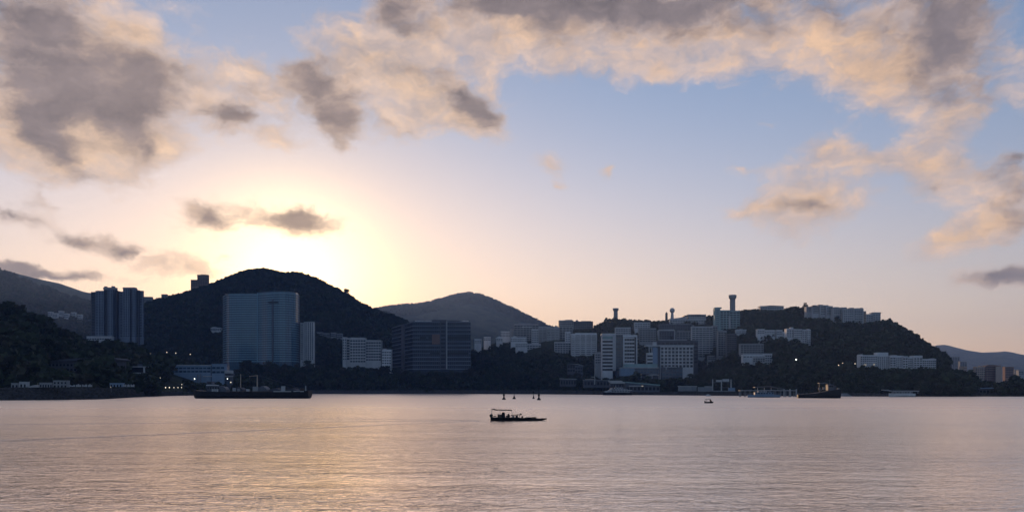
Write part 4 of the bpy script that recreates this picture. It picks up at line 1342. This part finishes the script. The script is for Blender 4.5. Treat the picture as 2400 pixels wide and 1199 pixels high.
t = moored_boat('tiny white launch lying at the sea wall above the small motorboat', 1654, 1665, 927.2, 924.8, wd(927.4), 'paint', 'launch', [(1657, 1662, 923, 924.7, 'paint')], beam=1.8)
t = moored_boat('long white pleasure boat with a flat canopy at the right shore', 2083, 2142, 929.0, 921.5, wd(929.2), 'paint', 'pleasure_boat', [(2092, 2136, 917.5, 921.3, 'pale')], beam=6)
t.box('canopy', 'pale', 2088, 2150, 914.6, 916.4, -3, 3)
t.part(Geo().prism([(t.X(2068), t.Z(912)), (t.X(2090), t.Z(914.5)), (t.X(2090), t.Z(916)), (t.X(2068), t.Z(913.6))], -2, 2), 'gangway', 'pale')
for q in (2094, 2112, 2130, 2147):
    t.box('canopy_post', 'pale', q, q + .8, 916.5, 921.4, -2.8, -2.5)
TD = wd(932.0)
t = Thing('tug', 'black flat tug with raised stern and small wheelhouse at the jetty', 'boat', 1870, 932, TD)
st = [(t.X(px), w, -0.8, t.Z(z)) for px, w, z in ((1869, .35, 924), (1880, .8, 923), (1905, 1, 921), (1930, 1, 917), (1948, 1, 913.5), (1967, .9, 911))]
t.part(Geo().loft(hull_loft(1, 7.5, st)), 'hull', 'hull')
wh = t.box('wheelhouse', 'slate', 1938, 1952, 900, 914, -2, 2)
under(t.box('wheelhouse_window', 'glass', 1940, 1950, 902.5, 906.5, -2.1, -2.003), wh)
t.box('funnel', 'dark', 1953, 1959, 903, 913, -0.8, 0.8)
t.part(Geo().tube((t.X(1945), 0, t.Z(900)), (t.X(1945), 0, t.Z(889)), .14, .06, 6), 'mast', 'steel')
t.part(Geo().tube((t.X(1918), 0, t.Z(920)), (t.X(1940), 0, t.Z(898)), .09, .09, 6), 'stay', 'steel')
for q, r in ((1917, 907.5), (1927, 906.5), (1961, 908)):
    t.box('bollard_house', 'grey', q, q + 4, r, r + 5.5, -1.6, -0.4)
t.box('canopy_frame', 'steel', 1918, 1936, 896.5, 897.5, -1.5, 1.5)
t.box('frame_post', 'steel', 1918, 1918.8, 897.6, 919, -1.5, -1.3)
t = shed('small blue roofed shed by the water at the right edge', 2286, 2328, 908.5, 907.5, 922, 720, 'blue', 'dark', th=1.8, dep=6, nx=5)
t = Thing('slipway', 'pale concrete slipway right of the black tug', 'slipway', 1970, 930, shore_d(1980) - 2)
t.part(Geo().prism([(0, -.4), (t.X(1975), t.Z(922)), (t.X(1986), t.Z(921)), (t.X(2002), -.4)], 0, 7), 'ramp', 'grey')

# --- the black lighter moored at left
BD = wd(932.6)
t = Thing('lighter', 'long black cargo lighter with a derrick lying off the left shore', 'barge', 592, 932.6, BD)
st = [(t.X(px), w, -1.0 + kk, t.Z(z)) for px, w, z, kk in ((458, .45, 913.5, 1.6), (466, .8, 914, .4), (480, .97, 915.5, 0), (530, 1, 917.5, 0), (600, 1, 918, 0), (690, 1, 917.5, 0), (714, .97, 916, 0), (722, .9, 915, .6), (727, .8, 914.5, 1.6))]
t.part(Geo().loft(hull_loft(1, 15, st)), 'hull', 'hull')
t.box('fender_strake', 'hull', 462, 722, 925.5, 927, -7.9, -7.3)
t.box('bulwark', 'roof', 641, 682, 915.6, 917.6, -7.3, -7.0)
t.box('bulwark', 'roof', 688, 712, 915.2, 917.4, -7.3, -7.0)
t.box('bulwark', 'rust', 540, 638, 916, 918.2, -7.3, -7.0)
dh = t.box('deckhouse', 'slate', 484, 516, 903, 917, -4, 4)
for q in (486, 492, 498, 504, 510):
    under(t.box('window', 'glass', q, q + 3.2, 906, 910.5, -4.12, -4.003), dh)
t.box('deckhouse_roof', 'paint', 483, 502, 901.2, 902.9, -4.4, 4.4)
for q in (496.5, 500.5, 505, 509):
    under(t.box('door_panel', 'paint', q, q + 2.0, 911, 917.3, -4.3, -4.13), dh)
wh = t.box('wheelhouse', 'slate', 488, 500, 893, 901, -2.5, 2.5)
under(t.box('wheelhouse_window', 'glass', 489.5, 498.5, 895, 898, -2.6, -2.503), wh)


def tarp(px0, px1, pt, pb, y0, y1, m='roof'):
    n = 9
    pts = [(t.X(px0 + (px1 - px0) * k / (n - 1)), t.Z(pb) + (pb - pt) * t.s * math.sin(math.pi * min(1, (.12 + .8 * k / (n - 1)))) ** .7) for k in range(n)]
    pts = [(t.X(px0), t.Z(pb))] + pts + [(t.X(px1), t.Z(pb))]
    t.part(Geo().prism(pts, y0, y1), 'tarpaulin', m)


tarp(519, 535, 905, 917, -4, 3, 'slate')
tarp(550, 576, 907, 917, -5, 4, 'dark')
tarp(610, 630, 904, 917, -5, 4, 'slate')
tarp(636, 662, 909, 917, -5, 5, 'dark')
tarp(676, 700, 909, 917, -5, 5, 'dark')
for (a, b, pt) in ((545, 552, 908), (556, 562, 910), (577, 584, 911), (592, 604, 905), (659, 667, 904)):
    t.box('cargo_crate', 'pale' if a % 2 else 'grey', a, b, pt, 917.6, -6, -4.3)
for q in (551, 560, 571, 583, 590, 597):
    t.part(Geo().torus((t.X(q), -7.75, t.Z(918.5)), .42, .16), 'tyre_fender', 'rubber')
t.part(Geo().tube((t.X(603), 0, t.Z(918)), (t.X(603), 0, t.Z(878)), .5, .35, 8), 'derrick_post', 'tan')
t.part(Geo().tube((t.X(603), 0, t.Z(879.5)), (t.X(584), 0, t.Z(881)), .3, .22, 8), 'derrick_boom', 'tan')
t.part(Geo().tube((t.X(564), 0, t.Z(918)), (t.X(564), 0, t.Z(876)), .38, .25, 8), 'mast', 'tan')
t.part(Geo().tube((t.X(603), 0, t.Z(878)), (t.X(718), 0, t.Z(914)), .05, .05, 4), 'stay', 'steel')
t.part(Geo().tube((t.X(564), 0, t.Z(877)), (t.X(500), 0, t.Z(894)), .05, .05, 4), 'stay', 'steel')
t.part(Geo().tube((t.X(586), 0, t.Z(881)), (t.X(586), 0, t.Z(908)), .05, .05, 4), 'hoist_rope', 'steel')
t.box('stern_post', 'pale', 715, 717.5, 903, 915, -4, -3.5)
t.part(Geo().lathe([(1.3, 0), (1.3, 1.6), (1.0, 1.9)], (t.X(708), 0, t.Z(916)), 12), 'capstan', 'rust')

# --- navigation beacons
for k, (px, pw, hh, wdt, label) in enumerate((
        (1181, 935.5, 22, 9, 'leftmost navigation beacon standing in the water left of the fishing boat'),
        (1205, 934, 22, 8, 'second navigation beacon from the left behind the fishing boat canopy'),
        (1250.5, 933.5, 14, 5.5, 'smallest navigation beacon next to the rightmost one'),
        (1263, 936.5, 26, 9.5, 'rightmost and stoutest navigation beacon in the water'))):
    t = Thing('navigation_beacon', label, 'beacon', px, pw, wd(pw), 'navigation beacons in the harbour')
    s = t.s
    r = wdt / 2 * s
    t.part(Geo().lathe([(r, -.6), (r, .35), (r * .62, .75), (r * .3, 1.7), (r * .24, 2.2)], n=12), 'float', 'hull')
    t.part(Geo().tube((0, 0, 1.9), (0, 0, hh * s), .13, .09, 6), 'pole', 'hull')
    t.part(Geo().lathe([(.06, hh * s - .1), (.42, hh * s + .1), (.42, hh * s + .7), (.1, hh * s + 1.1)], n=10), 'topmark', 'hull')
    if wdt > 8:
        t.part(Geo().lathe([(r * .5, 2.0), (r * .5, 2.9), (r * .3, 3.2)], n=8), 'cage', 'hull')

# --- small motorboat
t = Thing('motorboat', 'small dark motorboat with a raised roof on open water at right', 'boat', 1661, 943.8, wd(943.8))
st = [(t.X(px), w, -.15 + kk, t.Z(z)) for px, w, z, kk in ((1651.6, .85, 940.9, 0), (1656, 1, 940.8, 0), (1662, .95, 940.6, 0), (1667, .65, 940.4, .05), (1671.6, .08, 940.2, .25))]
t.part(Geo().loft(hull_loft(1, 1.7, st)), 'hull', 'hull')
t.part(Geo().prism([(t.X(1652.5), t.Z(935)), (t.X(1664), t.Z(934.3)), (t.X(1664.6), t.Z(935.2)), (t.X(1652.5), t.Z(936))], -.75, .75), 'roof', 'hull')
t.part(Geo().prism([(t.X(1664), t.Z(934.6)), (t.X(1665), t.Z(934.9)), (t.X(1668), t.Z(940.6)), (t.X(1664.5), t.Z(940.6))], -.7, .7), 'windscreen', 'hull')
for y in (-.65, .65):
    t.part(Geo().tube((t.X(1656), y, t.Z(941)), (t.X(1656), y, t.Z(935.4)), .04, .04, 5), 'roof_post', 'hull')
t.box('engine', 'hull', 1651, 1653.2, 938.5, 942.5, -.25, .25)
t.part(Geo().tube((t.X(1656.3), 0, t.Z(935)), (t.X(1656.3), 0, t.Z(932.6)), .03, .02, 5), 'aerial', 'hull')

# --- the fishing boat
FD = wd(984.6)
t = Thing('fishing_boat', 'dark open fishing boat with a canopy and tyre fenders in mid water', 'boat', 1205, 984.6, FD)
st = [(t.X(px), w, -.2 + kk, t.Z(z)) for px, w, z, kk in ((1151, .8, 976.5, .25), (1157, .92, 977, .05), (1170, 1, 977.2, 0), (1195, 1, 977.5, 0), (1225, 1, 978.5, 0), (1247, .9, 979, 0), (1260, .62, 979.6, .06), (1270, .34, 979.8, .2), (1281.5, .05, 978.8, .42))]
t.part(Geo().loft(hull_loft(1, 2.7, st)), 'hull', 'hull')
t.part(Geo().prism([(t.X(1152), t.Z(957.6)), (t.X(1161), t.Z(957.2)), (t.X(1161.5), t.Z(958.6)), (t.X(1200), t.Z(959.6)), (t.X(1200), t.Z(961.2)), (t.X(1162), t.Z(960.4)), (t.X(1152), t.Z(958.6))], -1.1, 1.1), 'canopy', 'hull')
for q, z in ((1153, 958), (1172, 960), (1202, 961)):
    for y in (-1.05, 1.05):
        t.part(Geo().tube((t.X(q - (0 if q > 1160 else 1)), y, t.Z(977)), (t.X(q if q < 1190 else 1199), y, t.Z(z)), .022, .022, 5), 'canopy_post', 'steel')
t.part(Geo().lathe([(.25, 0), (.3, .15), (.28, .42), (.12, .55)], (t.X(1151.5), -.2, t.Z(976.5)), 10), 'outboard_cowl', 'hull')
t.box('outboard_leg', 'hull', 1149.5, 1152, 976, 986, -.1, .1)
t.part(Geo().prism([(t.X(1176), t.Z(977)), (t.X(1176), t.Z(966.5)), (t.X(1177.5), t.Z(965.2)), (t.X(1182.3), t.Z(965.2)), (t.X(1183.6), t.Z(970)), (t.X(1184.5), t.Z(977))], -.35, .35), 'helm_console', 'cloth')
t.part(Geo().prism([(t.X(1166), t.Z(977)), (t.X(1166.5), t.Z(969)), (t.X(1170), t.Z(970.6)), (t.X(1176), t.Z(970)), (t.X(1176), t.Z(977))], -.5, .5), 'bench', 'wood')
t.part(Geo().lathe([(.22, 0), (.26, .25), (.18, .5), (.05, .66)], (t.X(1192), .2, t.Z(977)), 10), 'net_sack', 'cloth')
t.part(Geo().tube((t.X(1197), 0, t.Z(972)), (t.X(1221), 0, t.Z(970.6)), .06, .09, 6), 'boom', 'wood')
t.part(Geo().tube((t.X(1198), 0, t.Z(977.5)), (t.X(1198), 0, t.Z(971.6)), .05, .05, 6), 'boom_crutch', 'wood')
t.part(Geo().tube((t.X(1216), 0, t.Z(978.5)), (t.X(1220), 0, t.Z(970.4)), .05, .05, 6), 'boom_crutch', 'wood')
t.part(Geo().lathe([(.1, -.15), (.16, 0), (.1, .16)], (t.X(1221), 0, t.Z(969.9)), 8), 'boom_block', 'hull')
for (a, b, pt, pb, m) in ((1186, 1191, 972.5, 977.6, 'wood'), (1200, 1206, 973.5, 977.8, 'steel'), (1208, 1214, 972.8, 978.2, 'cloth'), (1222, 1226, 974.2, 978.6, 'wood'), (1233, 1246, 977, 979.6, 'cloth'), (1247, 1257, 976.4, 979.8, 'wood')):
    t.box('gear_box', m, a, b, pt, pb, -.6, .5)
t.part(Geo().torus((t.X(1160), .3, t.Z(974.5)), .2, .08, 'z'), 'rope_coil', 'wood')
for q in (1166, 1180, 1186.5, 1193, 1199, 1207.5, 1216, 1231, 1239):
    t.part(Geo().torus((t.X(q), -1.42, t.Z(980.2)), .2, .075), 'tyre_fender', 'rubber')
t.part(Geo().prism([(t.X(1266), t.Z(980)), (t.X(1273), t.Z(978.6)), (t.X(1274.5), t.Z(979.6)), (t.X(1268), t.Z(980.4))], -.2, .2), 'bow_roller', 'hull')

# far village on the mountain foot at left
for k, (px, py) in enumerate(((112, 735), (124, 738), (137, 733), (150, 739), (166, 736), (181, 741))):
    lbl = ('first', 'second', 'third', 'fourth', 'fifth', 'sixth')[k] + ' from left of the faint far houses under the left mountain'
    block(lbl, px, px + 10, py - 4, py + 4, left_mountain.locate(px, py + 6), 'far_house', 'house', 'faint far houses under the left mountain', nf=2, nx=3, wall='pale', dep=12)
for k, (a, b, pt) in enumerate(((742, 756, 779), (759, 772, 781), (775, 786, 780), (789, 802, 782))):
    lbl = ('first', 'second', 'third', 'fourth')[k] + ' from left of the dim houses on the slope above the white seven storey block'
    block(lbl, a, b, pt, pt + 8, MH(770, 792), 'hillside_house', 'house', 'dim houses right of the slab tower', nf=2, nx=4, wall='grey', dep=10)

# ------------------------------------------------------------------ woods and trees
def crown_mesh(name, seed, n_leaf, leaf, material, h=1.0, w=0.55, lobes=7):
    """a crown of leaf clumps spread through several lobes, with an uneven outline and gaps"""
    rng = random.Random(seed)
    v, f = [], []
    lob = []
    for _ in range(lobes):
        a, r = rng.uniform(0, 6.28), rng.uniform(0.1, w * 0.75)
        lob.append((r * math.cos(a), r * math.sin(a), rng.uniform(0.35, 0.85) * h, rng.uniform(0.18, 0.34)))
    lob.append((0, 0, 0.82 * h, 0.2))
    for _ in range(n_leaf):
        cx, cyy, cz, r = rng.choice(lob)
        q = Vector((rng.gauss(0, 1), rng.gauss(0, 1), rng.gauss(0, 1))).normalized() * r * rng.uniform(0.55, 1.08)
        c = Vector((cx, cyy, cz)) + Vector((q.x, q.y, q.z * 0.85))
        u = Vector((rng.gauss(0, 1), rng.gauss(0, 1), rng.gauss(0, 0.6))).normalized()
        w2 = u.cross(Vector((rng.gauss(0, 1), rng.gauss(0, 1), rng.gauss(0, 1)))).normalized()
        s = leaf * rng.uniform(0.6, 1.4)
        k = len(v)
        v += [c - u * s, c - w2 * s * .7, c + u * s, c + w2 * s * .7]
        f.append((k, k + 1, k + 2, k + 3))
    me = bpy.data.meshes.new(name)
    me.from_pydata([tuple(p) for p in v], [], f)
    me.materials.append(M[material])
    return me


def trunk_mesh(name, seed):
    rng = random.Random(seed)
    g = Geo()
    g.tube((0, 0, -0.15), (0.01, 0.0, 0.3), 0.03, 0.022, 6)
    g.tube((0.01, 0, 0.29), (rng.uniform(-.05, .05), rng.uniform(-.05, .05), 0.6), 0.022, 0.012, 6)
    for _ in range(4):
        a = rng.uniform(0, 6.28)
        g.tube((0.01, 0, rng.uniform(.25, .4)), (0.25 * math.cos(a), 0.25 * math.sin(a), rng.uniform(.5, .7)), 0.013, 0.005, 5)
    me = bpy.data.meshes.new(name)
    me.from_pydata(g.v, [], g.f)
    me.materials.append(M['bark'])
    return me


# stand-ins for the distant woods: each instance is one tree
proto_col = bpy.data.collections.new('wood_prototypes')
for i in range(6):
    o = bpy.data.objects.new('wood_tree', crown_mesh('wood_crown', 50 + i, 62, 0.17, 'leaf' if i % 3 else 'leaf2', 1.0, 0.5, 5))
    proto_col.objects.link(o)


def wood_group():
    g = bpy.data.node_groups.new('wood_scatter', 'GeometryNodeTree')
    g.interface.new_socket('Geometry', in_out='INPUT', socket_type='NodeSocketGeometry')
    g.interface.new_socket('Geometry', in_out='OUTPUT', socket_type='NodeSocketGeometry')
    n = g.nodes
    gi, go = n.new('NodeGroupInput'), n.new('NodeGroupOutput')
    ci = n.new('GeometryNodeCollectionInfo')
    ci.inputs[0].default_value = proto_col
    ci.inputs['Separate Children'].default_value = True
    ci.inputs['Reset Children'].default_value = True
    ip = n.new('GeometryNodeInstanceOnPoints')
    ip.inputs['Pick Instance'].default_value = True

    def attr(name, typ):
        a = n.new('GeometryNodeInputNamedAttribute')
        a.data_type = typ
        a.inputs[0].default_value = name
        return a.outputs[0]
    L = g.links.new
    L(gi.outputs[0], ip.inputs['Points'])
    L(ci.outputs[0], ip.inputs['Instance'])
    L(attr('pick', 'INT'), ip.inputs['Instance Index'])
    L(attr('turn', 'FLOAT_VECTOR'), ip.inputs['Rotation'])
    L(attr('size', 'FLOAT_VECTOR'), ip.inputs['Scale'])
    L(ip.outputs[0], go.inputs[0])
    return g


WG = wood_group()


def wood(name, label, pts, sizes):
    me = bpy.data.meshes.new(name)
    me.from_pydata([tuple(p) for p in pts], [], [])
    k = len(pts)
    me.attributes.new('pick', 'INT', 'POINT').data.foreach_set('value', RNG.integers(0, 6, k).astype(np.int32))
    rot = np.zeros((k, 3), np.float32)
    rot[:, 2] = RNG.uniform(0, 6.28, k)
    rot[:, :2] = RNG.uniform(-.12, .12, (k, 2))
    me.attributes.new('turn', 'FLOAT_VECTOR', 'POINT').data.foreach_set('vector', rot.ravel())
    sc = np.stack([np.array(sizes) * RNG.uniform(.9, 1.25, k), np.array(sizes) * RNG.uniform(.9, 1.25, k), np.array(sizes) * RNG.uniform(.75, 1.2, k)], 1).astype(np.float32)
    me.attributes.new('size', 'FLOAT_VECTOR', 'POINT').data.foreach_set('vector', sc.ravel())
    o = bpy.data.objects.new(name, me)
    COL.objects.link(o)
    md = o.modifiers.new('scatter', 'NODES')
    md.node_group = WG
    tag(o, label, 'woodland', kind='stuff')
    return o


def hides(p, size):
    px = 1200 + p.x / p.y * FPX
    top = HORIZON - (p.z + size * .95 - CAM_H) / p.y * FPX
    bot = HORIZON - (p.z - CAM_H) / p.y * FPX
    hw = size * 0.5 / p.y * FPX
    for a, b, t, bt, d in KEEP:
        if a - hw * .8 < px < b + hw * .8 and top < bt - 0.16 * (bt - t) and bot > t and p.y < d + 8:
            return True
    return False


def cover(hill, n, size, t0=0.0, t1=1.04, px0=None, px1=None):
    P, S = [], []
    a = hill.r[0, 0] if px0 is None else px0
    b = hill.r[-1, 0] if px1 is None else px1
    for _ in range(n):
        px = random.uniform(max(a, -140), min(b, 2540))
        t = random.uniform(t0, t1)
        p = hill.point(px, t)
        n = mnoise.noise(p * 0.017) + 0.6 * mnoise.noise(p * 0.05)
        s = size * min(1.75, max(.45, random.choice((.6, .8, 1, 1.05, 1.3)) * (1.0 + 0.65 * n)))
        if t > .9:
            s = 0.7 * (size + 0.35 * (s - size))
        if hides(p, s):
            continue
        p.z -= 0.18 * s
        P.append(p)
        S.append(s)
    return P, S


P, S = cover(main_hill, 17000, 12.0)
P2, S2 = cover(main_hill, 2200, 11.0, .95, 1.03)
wood('woods', 'dark woodland covering the main hill under the sun', P + P2, S + S2)
P, S = cover(campus_hill, 15000, 10.5)
P2, S2 = cover(campus_hill, 1800, 9.0, .94, 1.03)
wood('woods', 'dark woodland filling the campus hill between its buildings', P + P2, S + S2)
P, S = cover(near_hill, 7000, 11.0)
wood('woods', 'almost black woodland on the near hill at the left edge', P, S)
P, S = cover(peak, 5200, 12.0, .8, 1.02)
wood('woods', 'hazy woodland along the crest of the central mountain', P, S)
P, S = cover(left_mountain, 5000, 13.0, .45, 1.02)
wood('woods', 'hazy woodland on the left mountain behind the twin towers', P, S)
P, S = cover(shore_bank, 1500, 11.0, 0.0, 1.25)
wood('woods', 'undergrowth beneath the shoreline trees in front of the offices', P, S)
P, S = cover(low_shore, 1400, 9.0, 0.0, 1.1)
wood('woods', 'low woodland along the shore at the right edge', P, S)

# individual trees: the shoreline belt and the ones standing up on the skyline
CROWNS = [crown_mesh('crown', 900 + i, 420, 0.075, 'leaf' if i % 2 else 'leaf2', 1.0, 0.5, 8) for i in range(5)]
SPIRE = crown_mesh('crown', 77, 300, 0.06, 'leaf', 1.0, 0.16, 6)
TRUNKS = [trunk_mesh('trunk', i) for i in range(3)]


def tree(label, p, h, group, name='tree', crown=None, w=1.0):
    o = bpy.data.objects.new(name, None)
    COL.objects.link(o)
    o.location = p
    o.rotation_euler = (0, 0, random.uniform(0, 6.28))
    o.scale = (h * w, h * w, h)
    tag(o, label, 'tree', group)
    c = bpy.data.objects.new('crown', crown or random.choice(CROWNS))
    k = bpy.data.objects.new('trunk', random.choice(TRUNKS))
    for q in (c, k):
        COL.objects.link(q)
        q.parent = o
    return o


def belt(hill, a, b, n, t0, t1, h0, h1, label, group):
    for i in range(n):
        for _ in range(12):
            px = a + (b - a) * (i + random.random()) / n
            p = hill.point(px, random.uniform(t0, t1))
            h = random.uniform(h0, h1)
            if not hides(p, h):
                break
        else:
            continue
        tree(label, p - Vector((0, 0, .4)), h, group)


belt(shore_bank, 565, 735, 34, .3, 1.0, 10, 19, 'dark tree of the shoreline belt in front of the glass tower', 'shoreline trees below the glass tower')
belt(shore_bank, 740, 925, 34, .3, 1.0, 9, 15, 'dark tree of the shoreline belt in front of the white seven storey block', 'shoreline trees below the white block')
belt(shore_bank, 925, 1110, 32, .2, 1.0, 9, 14, 'dark tree of the shoreline belt in front of the dark cube office', 'shoreline trees below the cube office')
belt(shore_bank, 1110, 1330, 36, .2, 1.0, 10, 17, 'dark tree of the shoreline belt below the slope of small houses', 'shoreline trees below the small houses')
belt(shore_bank, 1330, 1460, 18, .2, .9, 8, 13, 'dark tree of the waterfront belt below the twin white slabs', 'waterfront trees below the twin slabs')
belt(shore_bank, 1545, 1700, 26, .2, 1.0, 9, 15, 'dark tree of the waterfront belt below the white grid block', 'waterfront trees below the grid block')
belt(campus_hill, 1400, 1440, 5, .95, 1.0, 6, 9, 'round tree on the skyline left of the small water tower', 'skyline trees left of the small water tower')
belt(campus_hill, 1452, 1545, 12, .95, 1.0, 6, 9, 'round tree on the skyline right of the small water tower', 'skyline trees right of the small water tower')
belt(campus_hill, 1735, 1780, 6, .95, 1.0, 7, 10, 'bushy tree on the skyline right of the tall water tower', 'skyline trees right of the tall water tower')
belt(campus_hill, 1842, 1884, 6, .95, 1.0, 6, 9, 'bushy tree on the skyline between the flat hall and the apartment row', 'skyline trees left of the apartment row')
belt(campus_hill, 2068, 2130, 11, .95, 1.0, 7, 12, 'tree sticking up on the skyline past the end of the apartment row', 'skyline trees past the apartment row')
belt(main_hill, 560, 740, 22, .97, 1.0, 7, 11, 'small dark tree on the summit ridge right under the sun', 'summit trees under the sun')
tree('lone round tree standing out on the sunlit right shoulder of the main hill', main_hill.point(811, 1.0), 17, None)
tree('slim pointed conifer on the skyline left of the apartment row', campus_hill.point(1887, .99) , 15, None, 'conifer', SPIRE)

# ------------------------------------------------------------------ the air
m, N, out = mat('haze_air')
pv = N.n('ShaderNodeVolumePrincipled')
pv.inputs['Color'].default_value = (0.3, 0.5, 1.0, 1)
pv.inputs['Density'].default_value = 0.000057
pv.inputs['Anisotropy'].default_value = 0.35
N.t.links.new(pv.outputs[0], out.inputs['Volume'])
g = Geo().box(-5600, 5600, -500, 7400, -12.0, 640)
hz = new_mesh('haze', g.v, g.f, m)
tag(hz, 'thin blue evening haze over the harbour', 'haze', kind='stuff')
